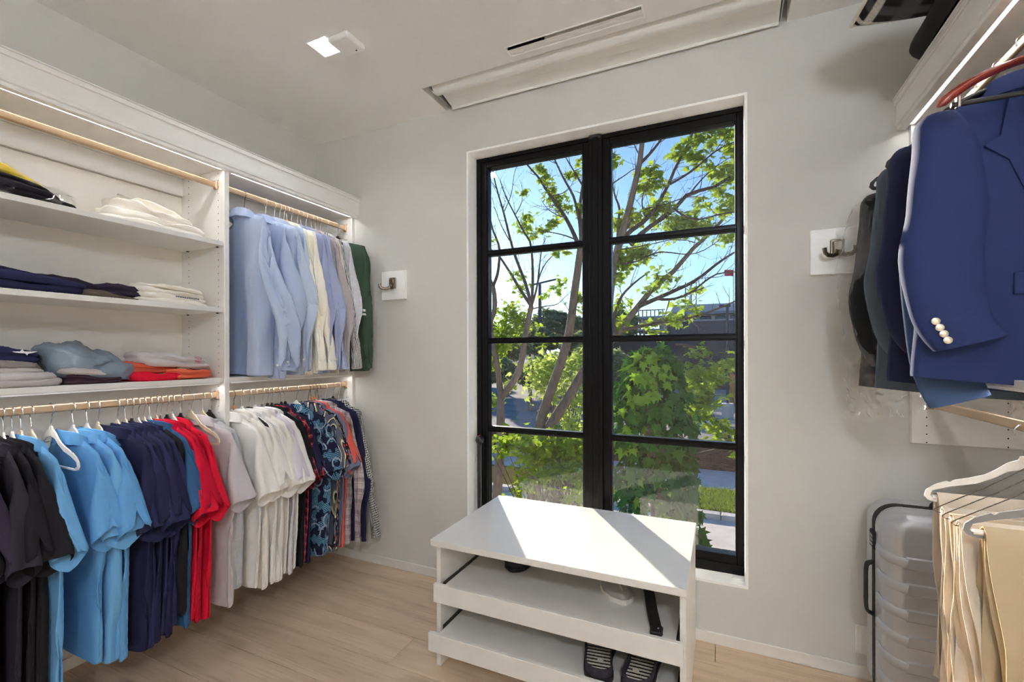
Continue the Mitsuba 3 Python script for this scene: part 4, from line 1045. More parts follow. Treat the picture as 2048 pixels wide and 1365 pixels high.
def jacket(label, x, y, z, m, btn, L=.78, sx=1.0, seed=0, yaw=0, pocket=True, sl=1.0, slim=1.0, parts_off=()):
    k = thing('suit_jacket', label, 'jacket', 'jackets on the right rod')
    c, s = math.cos(math.radians(yaw)), math.sin(math.radians(yaw))

    def W_(P):
        P = np.asarray(P, float); return np.c_[P[:, 0] * c * sx - P[:, 1] * s + x, P[:, 0] * s * sx + P[:, 1] * c + y, P[:, 2] + z]

    def wob(P, a, fx, fz, sd):
        nz = meshkit.fbm(np.c_[P[:, 0] * fx, P[:, 1] * 3, P[:, 2] * fz + sd], 3, sd) - .5
        P = P.copy(); P[:, 1] += a * nz * np.clip(-P[:, 2] * 5, 0, 1); P[:, 0] += .35 * a * nz; return P
    b = slim
    body = [(0, 0, .012, .070, .040, 0), (0, 0, -.004, .105, .042 * b, 0), (0, 0, -.026, .165, .044 * b, 0), (0, 0, -.050, .212, .046 * b, 0), (0, 0, -.085, .226, .05 * b, 0), (0, 0, -.20, .228, .06 * b, 0),
            (0, 0, -.42, .224, .060 * b, 0), (0, 0, -.60, .232, .056 * b, 0), (0, 0, -L + .05, .240, .052 * b, 0), (0, 0, -L, .242, .05 * b, 0)]
    P, f = loft(interp_rows(body, 50), 80)
    P = wob(P, .020 * b, 6, 1.6, seed)
    # hem: cut away towards the front edge
    low = np.clip((-P[:, 2] - (L - .10)) / .10, 0, 1); P[:, 2] -= low * .02 * np.sin(P[:, 0] * 5 + .8)
    part(k, 'body', (W_(P), f), m, True)
    # sleeves
    for sd in (-1, 1):
        key = [(sd * .180, -.006, -.034, .030, .032 * b, 0), (sd * .186, -.014, -.060, .050, .044 * b, 0), (sd * .176, -.026, -.15, .070, .050 * b, 0), (sd * .178, -.038, -.29, .084, .048 * b, 0), (sd * .196, -.048, -.43, .088, .044 * b, 0),
               (sd * .184, -.056, -.56 * (1 + (sl - 1) * .7), .080, .040 * b, 0), (sd * .140, -.062, -.66 * sl, .073, .038 * b, 0)]
        Q, g = loft(interp_rows(key, 40), 48, expo=2.3)
        Q = wob(Q, .022 * b, 8, 4, seed + 3 + sd)
        # the cuff runs at right angles to the lower arm
        lw = np.clip((-Q[:, 2] - .50) / .16, 0, 1); Q[:, 2] += lw * sd * (Q[:, 0] - sd * .15) * -.30
        kk = part(k, 'sleeve', (W_(Q), g), m, True)
        if sd < 0 and btn:
            for i in range(4):
                bx_, bz = -.222 + .0080 * i, -.600 - .0165 * i
                bt = lathe([(0, .0035), (.006, .0032), (.0095, .0018), (.0098, 0), (0, 0)], 20)
                bt.vertices = np.c_[bt.vertices[:, 0], -bt.vertices[:, 2], bt.vertices[:, 1]]
                # seat it on the sleeve surface
                near = Q[(np.abs(Q[:, 0] - bx_) < .012) & (np.abs(Q[:, 2] - bz) < .02)]
                yy = near[:, 1].min() if len(near) else -.10
                part(kk, 'cuff_button', trimesh.Trimesh(W_(bt.vertices + [bx_, yy - .0005, bz]), bt.faces[:, ::-1], process=False), btn, 30)
    # lapel and pocket flap on the visible face
    if pocket:
        near = lambda px_, pz: P[(np.abs(P[:, 0] - px_) < .03) & (np.abs(P[:, 2] - pz) < .03) & (P[:, 1] < 0)][:, 1].min()
        fx = np.linspace(-.055, .09, 12); fz = np.linspace(0, -.055, 6)
        yy = near(.02, -.50)
        bxm = rbox(-.055, .095, yy - .0035, yy + .006, -.535, -.478, .003)
        part(k, 'pocket_flap', (W_(bxm.vertices), bxm.faces), m, 40)
        lp = [(.02, .0), (-.055, -.02), (-.075, -.13), (-.105, -.15), (-.06, -.19), (.0, -.36), (.075, -.42), (.09, -.2)]
        e_ = extrude(Polygon(lp).buffer(.004), 1, -.052 * b - .006, -.052 * b + .004)
        e_.vertices[:, 1] -= .006 * np.clip(-e_.vertices[:, 2] / .2, 0, 1)
        part(k, 'lapel', (W_(e_.vertices), e_.faces), m)
    col = collar_mesh(.085, .052, .030, .052, gap=.25, seed=seed, flare=.016)
    part(k, 'collar', (W_(np.asarray(col[0]) + [0, 0, .004]), col[1]), m, 50)
    return k


XQ = XR - RD
ZJ = R1 - .135
jacket('bright navy blazer with four silver cuff buttons behind the red wooden hanger', XQ, 1.640, ZJ, 'suit_blue', 'button_silver', L=.755, seed=3, yaw=2)
jacket('dark navy suit jacket with black cuff buttons, second from the viewer', XQ, 1.845, ZJ - .004, 'suit_navy', 'button_black', L=.775, seed=5, pocket=False, slim=.8, yaw=2)
jacket('grey tweed jacket between the navy jackets and the bagged suit', XQ, 1.965, ZJ - .02, 'suit_grey', None, L=.79, seed=7, pocket=False, slim=.7, yaw=1)
jacket('slate blue jacket whose hem shows lowest under the blazer', XQ + .01, 1.755, ZJ - .01, 'suit_slate', None, L=.745, seed=9, pocket=False, slim=.6, yaw=0, sx=.90, sl=1.23)
jacket('black suit jacket inside the clear garment bag beside the wall hook', XQ - .005, 2.135, ZJ - .055, 'suit_black', None, L=.76, seed=11, pocket=False, slim=.95)
# the clear garment bag
bk = thing('garment_bag', 'clear crinkled plastic garment bag over the black suit nearest the window wall', 'garment bag')
bag = [(XQ, 2.135, ZJ + .02, .05, .03, 0), (XQ, 2.135, ZJ - .04, .15, .055, 0), (XQ, 2.13, ZJ - .09, .245, .070, 0), (XQ - .005, 2.13, ZJ - .2, .292, .085, 0), (XQ - .006, 2.128, ZJ - .45, .318, .100, 0), (XQ, 2.125, ZJ - .62, .308, .105, 0), (XQ, 2.125, ZJ - .80, .300, .09, 0), (XQ, 2.125, ZJ - .93, .31, .085, 0)]
P, f = loft(interp_rows(bag, 150), 240, cap=False, expo=2.6)
r1 = np.abs(meshkit.fbm(np.c_[P[:, 0] * 8, P[:, 1] * 8, P[:, 2] * 9], 3, 2) - .5); r2 = np.abs(meshkit.fbm(np.c_[P[:, 0] * 22, P[:, 1] * 22, P[:, 2] * 20], 2, 8) - .5)
dv = P - np.array([XQ, 2.13, 0]); dv[:, 2] = 0; dv /= np.linalg.norm(dv, axis=1, keepdims=True)
amp = 1 + 1.6 * np.clip((ZJ - .74 - P[:, 2]) / .15, 0, 1)
r3 = np.abs(meshkit.fbm(np.c_[P[:, 0] * 40 + P[:, 2] * 25, P[:, 1] * 40, P[:, 2] * 30], 2, 12) - .5)
P += dv * ((.12 * (r1 - .15) + .07 * (r2 - .15) + .055 * (r3 - .15)) * amp * .45)[:, None]
P[:, 2] += .03 * (meshkit.fbm(np.c_[P[:, 0] * 14, P[:, 1] * 14, np.zeros(len(P))], 2, 4) - .5) * np.clip((ZJ - .74 - P[:, 2]) / .1, 0, 1)
P[:, 1] = np.minimum(P[:, 1], 2.248)
put(bk, (P, f), 'clear_film', True)

# hangers of the jackets
mat('red_wood', mikit.proc(lambda p, n, uv: mix(lin(88, 26, 18), lin(132, 46, 30), fbm(p[0] * 14, p[1] * 60, p[2] * 60, 3))), .25, .5, clearcoat=.6, clearcoat_gloss=.9)
mat('bar_black', (24, 23, 23), .5, .4)


def suit_hanger(label, x, y, z, wood, bar=True, w=.225, yaw=0, group='suit hangers'):
    h = thing('suit_hanger', label, 'hanger', group)
    c, s = math.cos(math.radians(yaw)), math.sin(math.radians(yaw))
    W_ = lambda P: np.c_[P[:, 0] * c - P[:, 1] * s + x, P[:, 0] * s + P[:, 1] * c + y, P[:, 2] + z]
    t = np.linspace(-1, 1, 41); a = np.abs(t)
    pth = np.c_[t * w, -.018 * a ** 1.5, .030 - .042 * a - .055 * a ** 3.2]
    en = np.sqrt(np.clip(1.0006 - a ** 24, 0, 1)) * .75 + .25
    m = tube(pth, (.0075 + .006 * a ** 3) * en, 14, ry=(.017 + .004 * (1 - a) - .002 * a) * en, upv=[0, 1, 0])
    part(h, 'arms', (W_(m.vertices), m.faces), wood, 50)
    hk = tube(smooth_path([(px_, py_, pz + .0) for px_, py_, pz in hook_path(.040)]), .0020, 8)
    hk.vertices[:, 2] += (R1 - z) - .115
    st = tube([(0, 0, .035), (0, 0, (R1 - z) - .115 + .045)], .0022, 8)
    part(h, 'hook', (W_(np.vstack([hk.vertices, st.vertices])), np.vstack([hk.faces, st.faces + len(hk.vertices)])), 'chrome', 50)
    if bar:
        br = tube([(-w * .86, 0, -.062), (w * .86, 0, -.062)], .0062, 14)
        part(h, 'trouser_bar', (W_(br.vertices), br.faces), 'bar_black', 50)
        for sg in (-1, 1):
            cl = box(sg * w * .80 - .004, sg * w * .80 + .004, -.009, .009, -.072, -.03, .002)
            part(h, 'bar_clip', (W_(cl.vertices), cl.faces), 'chrome')
    return h


suit_hanger('empty red wooden suit hanger with black trouser bar in front of the bright navy blazer', XQ, 1.520, 2.010, 'red_wood')
for (yy, lab) in ((1.640, 'black suit hanger holding the bright navy blazer'), (1.755, 'black suit hanger holding the slate blue jacket'), (1.845, 'black suit hanger holding the dark navy jacket'), (1.965, 'black suit hanger holding the grey tweed jacket'), (2.135, 'black suit hanger holding the bagged black suit')):
    suit_hanger(lab, XQ, yy, ZJ + .004 - (.055 if yy > 2.1 else .02 if yy > 1.9 else 0), 'bar_black', bar=False, w=.205)
hang(XQ - .02, 1.905, R1 - .115, 'slim', 'hanger_black', 'empty black slim hanger between the dark navy and the tweed jacket', group='suit hangers')
hang(XQ - .03, 2.045, R1 - .135, 'slim', 'hanger_black', 'empty black slim hanger just before the bagged suit', group='suit hangers')

# ---------------------------------------------------------------- trousers over hangers on the lower rod
fab('twill_khaki', (190, 173, 153), .85, sheen=.15); fab('twill_sand', (207, 193, 177), .85, sheen=.15); fab('twill_stone', (202, 189, 174), .85, sheen=.15); fab('twill_tan', (178, 159, 130), .85, sheen=.15)


def trousers(label, x, y, z, m, w, L1, L2, seed, off=0.0, spread=.022, dx=0.0):
    """A folded pair of trousers laid over a hanger bar: four cloth layers hanging on either side."""
    k = thing('trousers', label, 'trousers', 'trousers on the right rod')
    rng = np.random.default_rng(seed)
    nu, nv = 40, 70
    for l in range(2):
        r = .008 + .007 * l
        u = np.linspace(-1, 1, nu)
        tt = np.linspace(0, 1, nv)
        La, Lb = L1 - .03 * l, L2 - .05 * l
        tot = La + Lb + math.pi * r
        V = []
        for q in tt:
            sdist = q * tot
            if sdist < La: yy, zz, dd = -r, -(La - sdist), (La - sdist)
            elif sdist < La + math.pi * r:
                a = (sdist - La) / r; yy, zz, dd = -r * math.cos(a), r * math.sin(a), 0
            else: yy, zz, dd = r, -(sdist - La - math.pi * r), sdist - La - math.pi * r
            sg = np.sign(yy) if yy else 1
            gath = 1 - .16 * min(dd / .5, 1)
            X = u * w / 2 * gath + dx + .012 * math.sin(dd * 9 + seed + l) * min(dd * 4, 1) * (1 if sg < 0 else -1)
            fold = .013 * np.sin(u * (4.2 + l) + seed * 1.7 + dd * 3 * sg) + .008 * np.sin(u * 8.5 + seed + dd * 5)
            Y = yy + sg * spread * min(dd / .25, 1) * (.5 + .5 * l) + fold * min(dd * 5, 1) * (1 if True else 0)
            V.append(np.stack([x + X, y + Y, np.full(nu, z + zz)], 1))
        P = np.vstack(V)
        i, j = np.meshgrid(np.arange(nv - 1), np.arange(nu - 1), indexing='ij')
        f = np.stack([i * nu + j, i * nu + j + 1, (i + 1) * nu + j + 1, (i + 1) * nu + j], -1).reshape(-1, 4)
        f = tri(f)
        me = trimesh.Trimesh(P, f, process=False)
        nrm = vnormals(P, f) * .0014
        rim = np.r_[np.arange(nu), np.arange(nv) * nu + nu - 1, np.arange(nv * nu - 1, nv * nu - nu - 1, -1), np.arange(nv - 1, -1, -1) * nu]
        rim = rim[np.r_[True, rim[1:] != rim[:-1]]]
        n0 = len(P)
        side_ = np.vstack([[rim[i], rim[(i + 1) % len(rim)], rim[(i + 1) % len(rim)] + n0, rim[i] + n0] for i in range(len(rim))])
        me = trimesh.Trimesh(np.vstack([P + nrm, P - nrm]), np.vstack([f, f[:, ::-1] + n0, tri(side_)[:, ::-1]]), process=False)
        part(k, ('leg_outer', 'leg_inner')[1 - l] if False else 'leg', me, m, 45)
    return k


TZ = R2 - .115
rows = [(1.655, 'hanger_white', 'twill_sand', .19, .62, .58, 'sand trousers on the farthest white hanger'),
        (1.600, 'wire_dark', 'twill_stone', .20, .66, .60, 'pale stone trousers, second from the suitcase'),
        (1.548, 'wire_dark', 'twill_khaki', .20, .63, .62, 'khaki trousers in the middle of the row'),
        (1.495, 'wire_dark', 'twill_sand', .21, .66, .60, 'sand trousers, second from the viewer'),
        (1.430, 'hanger_grey', 'twill_tan', .30, .70, .66, 'wide tan trousers hanging nearest the viewer')]
for i, (yy, hm, m, w, L1, L2, lab) in enumerate(rows):
    zz = TZ - (.012, .0, .0, .0, .03)[i]
    wire = hm == 'wire_dark'
    nm = {'hanger_white': 'white slim', 'wire_dark': 'dark wire', 'hanger_grey': 'grey slim'}[hm]
    h = hang(XQ, yy, zz, 'tube' if wire else 'slim', hm, nm + ' hanger holding the ' + lab.split(',')[0].split(' hanging')[0].split(' on the')[0] + ('' if not wire or i == 2 else ', ' + lab.split(', ')[1]), hook=hm if wire else 'chrome', group='trouser hangers', flip=1)
    zb = -.122 if wire else -.083
    part(h, 'bar_tube', tube([(XQ - .188, yy, zz + zb), (XQ + .188, yy, zz + zb)], .0062, 14), 'hanger_white', 40, label='white tube on the bar')
    trousers(lab, XQ - (.085 if i < 4 else .02), yy, zz + zb, m, w, L1, L2, 70 + i)

# ---------------------------------------------------------------- suitcase
mat('silver_shell', (176, 177, 181), .32, .5, metallic=.35, clearcoat=.3)
mat('zip_black', (28, 28, 30), .6, .3)
sc = thing('suitcase', 'silver ribbed hard shell suitcase standing in the corner below the suits', 'suitcase')
SX0, SX1, SZ0, SZ1 = .515, .975, .035, .765


def shell(x0, x1, z0, z1, y0, y1, r, depth_r, n=10):
    """A tray-like half shell: rounded outline, edges rounded towards y0."""
    rows = []
    for a in np.linspace(0, 90, 8):
        t = math.radians(a); rows.append((y0 + depth_r * (1 - math.sin(t)), depth_r * (1 - math.cos(t))))
    rows = [(yy, ins) for yy, ins in rows]                     # from the side wall to the face
    rows = [(y1, 0.0)] + rows
    V = []
    for yy, ins in rows:
        pts = []
        rr = max(r - ins, .004)
        for cx, cz, a0 in ((x1 - ins - rr, z1 - ins - rr, 0), (x0 + ins + rr, z1 - ins - rr, 90), (x0 + ins + rr, z0 + ins + rr, 180), (x1 - ins - rr, z0 + ins + rr, 270)):
            pts += [(px_, yy, pz) for px_, pz in arc(cx, cz, rr, a0, a0 + 90, n)]
        V.append(pts)
    V = np.array(V); m, k = V.shape[:2]; P = V.reshape(-1, 3)
    i, j = np.meshgrid(np.arange(m - 1), np.arange(k), indexing='ij')
    f = np.stack([i * k + j, i * k + (j + 1) % k, (i + 1) * k + (j + 1) % k, (i + 1) * k + j], -1).reshape(-1, 4)
    f = tri(f)
    P = np.vstack([P, P[-k:].mean(0)]); jj = np.arange(k)
    f = np.vstack([f, np.stack([(m - 1) * k + jj, (m - 1) * k + (jj + 1) % k, np.full(k, len(P) - 1)], 1)])
    return trimesh.Trimesh(P, f, process=False)


fr_ = shell(SX0, SX1, SZ0, SZ1, 1.965, 2.085, .075, .055)
part(sc, 'front_shell', fr_, 'silver_shell', 40)
bs = shell(SX0, SX1, SZ0, SZ1, 1.965, 2.085, .075, .055); bs.vertices[:, 1] = 4.20 - bs.vertices[:, 1]; bs.faces = bs.faces[:, ::-1]
part(sc, 'back_shell', bs, 'silver_shell', 40)
part(sc, 'zip_band', extrude(sbox(SX0 + .072, SZ0 + .072, SX1 - .072, SZ1 - .072).buffer(.0735, quad_segs=10), 1, 2.084, 2.116), 'zip_black', 40)
for q in range(7):       # ribs: shallow raised bands with a sharp lower step
    zc = SZ1 - .135 - q * .088
    pr = [(1.968, zc), (1.9585, zc - .006), (1.9585, zc - .040), (1.968, zc - .048)]
    b = extrude(pr, 0, SX0 + .055, SX1 - .055)
    part(sc, 'rib', b, 'silver_shell', label='raised horizontal rib')
    vs = np.array([[SX0 + .004, 2.05, zc + .010], [SX0 - .006, 2.03, zc + .012], [SX0 - .002, 1.995, zc + .006], [SX0 + .022, 1.972, zc - .002], [SX0 + .057, 1.9585, zc - .006]])
    lo = vs - [0, 0, .036]
    R_ = trimesh.Trimesh(np.vstack([vs, lo, vs + [.03, .03, 0], lo + [.03, .03, 0]])).convex_hull
    part(sc, 'side_rib', tube(vs + [0.004, .004, -.018], .010, 10, ry=.018, upv=[0, 0, 1.0]), 'silver_shell', 50)
lk = part(sc, 'lock', box(SX0 - .008, SX0 + .01, 2.072, 2.122, .600, .664, .004), 'zip_black')
for q in range(3):
    part(lk, 'dial', box(SX0 - .011, SX0 - .006, 2.080, 2.114, .612 + q * .015, .622 + q * .015, .001), 'grey_metal')
hp = [(SX0 - .001, 2.10, .545), (SX0 - .020, 2.10, .535), (SX0 - .024, 2.10, .50), (SX0 - .024, 2.10, .40), (SX0 - .020, 2.10, .362), (SX0 - .001, 2.10, .352)]
part(sc, 'side_handle', tube(smooth_path(hp, 30), .006, 10, ry=.016, upv=[0, 1.0, 0]), 'zip_black', 50)
part(sc, 'top_handle', tube(smooth_path([(.68, 2.10, SZ1), (.69, 2.10, SZ1 + .018), (.74, 2.10, SZ1 + .022), (.79, 2.10, SZ1 + .018), (.80, 2.10, SZ1)], 24), .007, 10, ry=.013, upv=[0, 1.0, 0]), 'zip_black', 50)
part(sc, 'corner_guard', tube(smooth_path([(.66, 1.985, SZ1 - .02), (.672, 1.962, SZ1 - .05), (.675, 1.961, SZ1 - .10)], 14), .006, 8, ry=.012), 'zip_black', 50)
for xx in (SX0 + .06, SX1 - .06):
    for yy in (2.02, 2.18):
        wh = part(sc, 'wheel', tube([(xx - .011, yy, .0222), (xx + .011, yy, .0222)], .022, 24), 'zip_black', 40)
        part(wh, 'fork', box(xx - .016, xx + .016, yy - .012, yy + .012, .022, SZ0 + .012, .003), 'zip_black')

# ---------------------------------------------------------------- on top of the right unit
def tartan(p, n, uv):
    u, v = uv[0], uv[1]
    st = lambda x, c, w: smoothstep(w, w * .6, dr.abs(saw(x / .17 + c) - .5) * .17)
    fine = lambda x: dr.select(saw(x * 420) < .5, 1.0, 0.35)
    a = dr.maximum(st(u, .0, .014) * fine(v), st(v, .3, .014) * fine(u))
    b = dr.maximum(st(u, .5, .030) * fine(v) * .5, st(v, .8, .030) * fine(u) * .5)
    return mix(mix(lin(22, 21, 24), lin(104, 102, 106), b), lin(226, 220, 214), a * .9)


fab('tartan', mikit.proc(tartan)); fab('piping', (226, 220, 210)); fab('bag_black', (30, 28, 28), .7)
cx, cy, cz, hs = .680, 1.672, 2.458, .265
k = thing('cushion', 'black and white tartan cushion with white piping on top of the right unit', 'cushion')
g = np.linspace(-1, 1, 41); A_, B_ = np.meshgrid(g, g, indexing='ij')
pin_ = 1 - .10 * (1 - np.abs(B_) ** 1.5) * np.abs(A_) ** 4; pin2 = 1 - .10 * (1 - np.abs(A_) ** 1.5) * np.abs(B_) ** 4
th_ = .095 * ((1 - A_ ** 2) * (1 - B_ ** 2)) ** .42
faces = []
nn = 41; i, j = np.meshgrid(np.arange(nn - 1), np.arange(nn - 1), indexing='ij')
fq = np.stack([i * nn + j, (i + 1) * nn + j, (i + 1) * nn + j + 1, i * nn + j + 1], -1).reshape(-1, 4)
tilt = lambda X, Y: .05 * (-(X) * .10 - Y * .12) / .26
top_ = np.stack([cx + A_ * hs * pin_, cy + B_ * hs * pin2, cz + th_ + tilt(A_ * hs, B_ * hs)], -1).reshape(-1, 3)
bot_ = np.stack([cx + A_ * hs * pin_, cy + B_ * hs * pin2, cz - th_ + tilt(A_ * hs, B_ * hs)], -1).reshape(-1, 3)
uvp = np.vstack([np.c_[A_.ravel() * hs + 1, B_.ravel() * hs + 1]] * 2)
part(k, 'cover', (np.vstack([top_, bot_]), np.vstack([tri(fq), tri(fq)[:, ::-1] + nn * nn])), 'tartan', True, uv=uvp)
edge = [(a, -1) for a in g[:-1]] + [(1, b) for b in g[:-1]] + [(a, 1) for a in g[:0:-1]] + [(-1, b) for b in g[:0:-1]]
ep = []
for a, b in edge:
    q = 1 - .10 * (1 - abs(b) ** 1.5) * abs(a) ** 4; q2 = 1 - .10 * (1 - abs(a) ** 1.5) * abs(b) ** 4
    ep.append((cx + a * hs * q, cy + b * hs * q2, cz + tilt(a * hs, b * hs)))
part(k, 'piping', tube(ep, .0065, 8, closed=True, upv=[0, 0, 1.0]), 'piping', 50)
k = thing('duffel_bag', 'soft black bag under the tartan cushion on top of the right unit', 'bag')
bgm = [(.80, 1.66, 2.3228, .185, .365, 0), (.790, 1.66, 2.332, .210, .385, 0), (.785, 1.66, 2.348, .215, .390, 0), (.788, 1.66, 2.358, .21, .385, 0), (.80, 1.66, 2.366, .17, .34, 0), (.80, 1.66, 2.368, .05, .1, 0)]
P, f = loft(interp_rows(bgm, 24)[::-1], 96, expo=5.0)
P[:, 0] += .03 * (meshkit.fbm(P * [6, 6, 12], 3, 3) - .5) * np.clip((P[:, 2] - 2.323) * 30, 0, 1)
put(k, (P, f), 'bag_black', True)
# ---------------------------------------------------------------- shoes and a strap on the trays of the chest
def insole(p, n, uv):
    s = saw(uv[1] * 62) < .58
    return dr.select(s, C(206, 198, 186), C(40, 37, 40))


fab('insole_stripe', mikit.proc(insole)); fab('shoe_suede', (46, 43, 50), .9); mat('sole_white', (216, 210, 202), .6, .3); mat('sole_black', (24, 23, 25), .6, .3); fab('suede_grey', (150, 146, 142), .9); mat('leather_black', (27, 25, 26), .4, .5)
FOOT = [(0, .014), (.008, .026), (.025, .035), (.07, .034), (.12, .034), (.18, .042), (.22, .041), (.255, .031), (.272, .014), (.278, .002)]


def foot_row(t, ins=0.0, side=1):
    """outline half widths along the foot; the ball bulges outwards"""
    return [(y, max(w - ins, .001)) for y, w in FOOT]


def shoe(label, x, y, z, yaw, side, upper, insole_m, sole_m, cover=(.46, 1.0), h=.046, cat='shoe', group=None):
    """A slip-on seen into its opening: sole, striped insole, upper with an open mouth."""
    k = thing('slip_on_shoe', label, cat, group)
    c, s = math.cos(math.radians(yaw)), math.sin(math.radians(yaw))
    q_ = 1.14
    W_ = lambda P: np.c_[(P[:, 0] * c * 1.12 - P[:, 1] * s) * q_ + x, (P[:, 0] * s * 1.12 + P[:, 1] * c) * q_ + y, P[:, 2] + z]
    yy = np.linspace(0, .278, 40); ww = np.interp(yy, [a for a, b in FOOT], [b for a, b in FOOT]); ww = np.convolve(np.r_[ww[0], ww, ww[-1]], [.25, .5, .25], 'valid')
    ww[0] = .014; ww[-1] = .004
    bend = side * .012 * np.sin(np.clip(yy / .278, 0, 1) * math.pi)
    out = Polygon([(b + w, q) for b, w, q in zip(bend, ww, yy)] + [(b - w, q) for b, w, q in reversed(list(zip(bend, ww, yy)))]).buffer(.003)
    so = extrude(out.buffer(.004), 2, 0, .018); part(k, 'sole', (W_(so.vertices), so.faces), sole_m)
    i_ = extrude(out.buffer(-.003), 2, .018, .0215); part(k, 'insole', (W_(i_.vertices), i_.faces), insole_m, False, uv=np.c_[i_.vertices[:, 0] + 1, i_.vertices[:, 1] + 1])
    part(k, 'label_tab', (W_(box(-.012, .006, .070, .083, .0214, .0222, 0).vertices), box(-.012, .006, .070, .083, .0214, .0222, 0).faces), 'sole_white')
    # upper: side walls rising from the outline, meeting over the toes
    n = 40; V = []
    o = np.array(out.exterior.coords)[:-1]
    o = np.array([np.array(out.exterior.interpolate(t, normalized=True).coords[0]) for t in np.linspace(0, 1, 121)[:-1]])
    ctr = np.array([0, .14])
    rows = np.linspace(0, 1, 10)
    for r in rows:
        ring = []
        for q in o:
            f_ = np.clip((q[1] - .278 * cover[0]) / (.278 * (.62 - cover[0]) + 1e-6), 0, 1)   # how far the upper closes here
            b0 = np.interp(q[1], yy, bend)
            heel = np.clip((.06 - q[1]) / .06, 0, 1)
            hh = h * (.72 + .28 * np.sin(np.clip(q[1] / .2, 0, 1) * 3.14 * .5)) * (1 + .15 * heel)
            inw = .02 + f_ * .92
            ang = r * math.pi / 2
            xx = b0 + (q[0] - b0) * (1 - inw * (1 - math.cos(ang)) * (.35 + .65 * f_))
            y2 = q[1] - .02 * f_ * (r ** 2) * np.clip((q[1] - .2) / .08, 0, 1)
            zz = .012 + hh * math.sin(ang) * (1 - .35 * np.clip((q[1] - .16) / .118, 0, 1))
            ring.append((xx, y2, zz))
        V.append(ring)
    V = np.array(V); m, kk = V.shape[:2]; P = V.reshape(-1, 3)
    i, j = np.meshgrid(np.arange(m - 1), np.arange(kk), indexing='ij')
    f = np.stack([i * kk + j, i * kk + (j + 1) % kk, (i + 1) * kk + (j + 1) % kk, (i + 1) * kk + j], -1).reshape(-1, 4)
    nr = vnormals(P, tri(f)) * .0012
    part(k, 'upper', (W_(np.vstack([P + nr, P - nr])), np.vstack([tri(f), tri(f)[:, ::-1] + len(P)])), upper, 50)
    top = P[-kk:]
    part(k, 'top_edge', (lambda e: (W_(e.vertices), e.faces))(tube(top, .0014, 6, closed=True, upv=[0, 0, 1.0])), sole_m if sole_m == 'sole_white' else upper, 50)
    return k


TT = [(yf, zb - 0, za + .0562) for yf, za, zb in TRAYS]
z1, z2 = TRAYS[0][1] + .0564, TRAYS[1][1] + .0564
shoe('dark slip-on shoe with striped insole, left one of the pair on the lower tray', -.392, 1.594, z2, 8, -1, 'shoe_suede', 'insole_stripe', 'sole_black', group='pair of dark slip-on shoes')
shoe('dark slip-on shoe with striped insole, right one of the pair on the lower tray', -.272, 1.590, z2, 2, 1, 'shoe_suede', 'insole_stripe', 'sole_black', group='pair of dark slip-on shoes')
shoe('pale grey shoe with white sole far back on the upper tray', -.455, 2.10, z1, 200, 1, 'suede_grey', 'suede_grey', 'sole_white', cover=(.3, 1))
shoe('dark shoe far back on the left of the upper tray', -.84, 2.185, z1, 178, 1, 'shoe_suede', 'shoe_suede', 'sole_black', cover=(.3, 1))
k = thing('leather_strap', 'black strap running over the right end of the upper tray', 'strap')
sp_ = [(-.285, 2.03, z1 + .012), (-.275, 1.95, z1 + .012), (-.262, 1.90, z1 + .013), (-.240, 1.80, z1 + .012), (-.222, 1.73, z1 + .008), (-.210, 1.685, z1 + .004), (-.203, 1.652, z1 + .003)]
part(k, 'band', tube(smooth_path(sp_, 40), .0205, 12, ry=.0022), 'leather_black', 40)
part(k, 'end_tab', cat_mesh([box(-.226, -.186, 1.640, 1.690, z1 + .0004, z1 + .016, .004)]), 'sole_black')
part(k, 'rivet', lathe([(0, .0175), (.003, .017), (.0035, .016), (0, .0158)], 12, (-.200, 1.668, z1)), 'chrome')
# ---------------------------------------------------------------- outside the window: trees, vine, street, car park, building
GZ = -3.0


def seen(u, v, y):
    """the point at depth y that stands where the photograph shows pixel (u, v); used to survey the trees"""
    d = FWD + RIGHT * ((u - 1024) / 915.67) - np.array([0, 0, 1.0]) * ((v - 708.3) / 915.67)
    p = d * (y / d[1]); return p + np.array([0, 0, CZ])


def leafmat(name, c, tr=1.0):
    scene[name] = {'type': 'principledthin', 'base_color': rgb(*c), 'roughness': .55, 'diff_trans': tr, 'eta': 1.4, 'spec_trans': 0.0}


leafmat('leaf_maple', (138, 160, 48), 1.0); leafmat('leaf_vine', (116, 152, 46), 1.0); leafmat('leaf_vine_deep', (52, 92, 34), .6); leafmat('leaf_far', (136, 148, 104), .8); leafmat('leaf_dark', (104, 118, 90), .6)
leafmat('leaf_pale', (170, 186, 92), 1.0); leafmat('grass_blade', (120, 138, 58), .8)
mat('bark', mikit.proc(lambda p, n, uv: mix(lin(104, 86, 72), lin(148, 128, 110), fbm(p[0] * 30, p[1] * 30, p[2] * 6, 3))), .9, .1)
mat('twig', (92, 76, 66), .9, .1)
LO = np.array([(0, -.10), (.10, -.06), (.30, -.22), (.26, -.02), (.52, .06), (.34, .16), (.50, .44), (.24, .34), (.16, .48), (0, .92), (-.16, .48), (-.24, .34), (-.50, .44), (-.34, .16), (-.52, .06), (-.26, -.02), (-.30, -.22), (-.10, -.06)])
LV = np.vstack([[(0, .12)], LO]); LZ = np.r_[0, -.10 * np.abs(LO[:, 0]) * 2 - .10 * LO[:, 1] ** 2]
LF = np.array([[0, i + 1, (i + 1) % len(LO) + 1] for i in range(len(LO))])


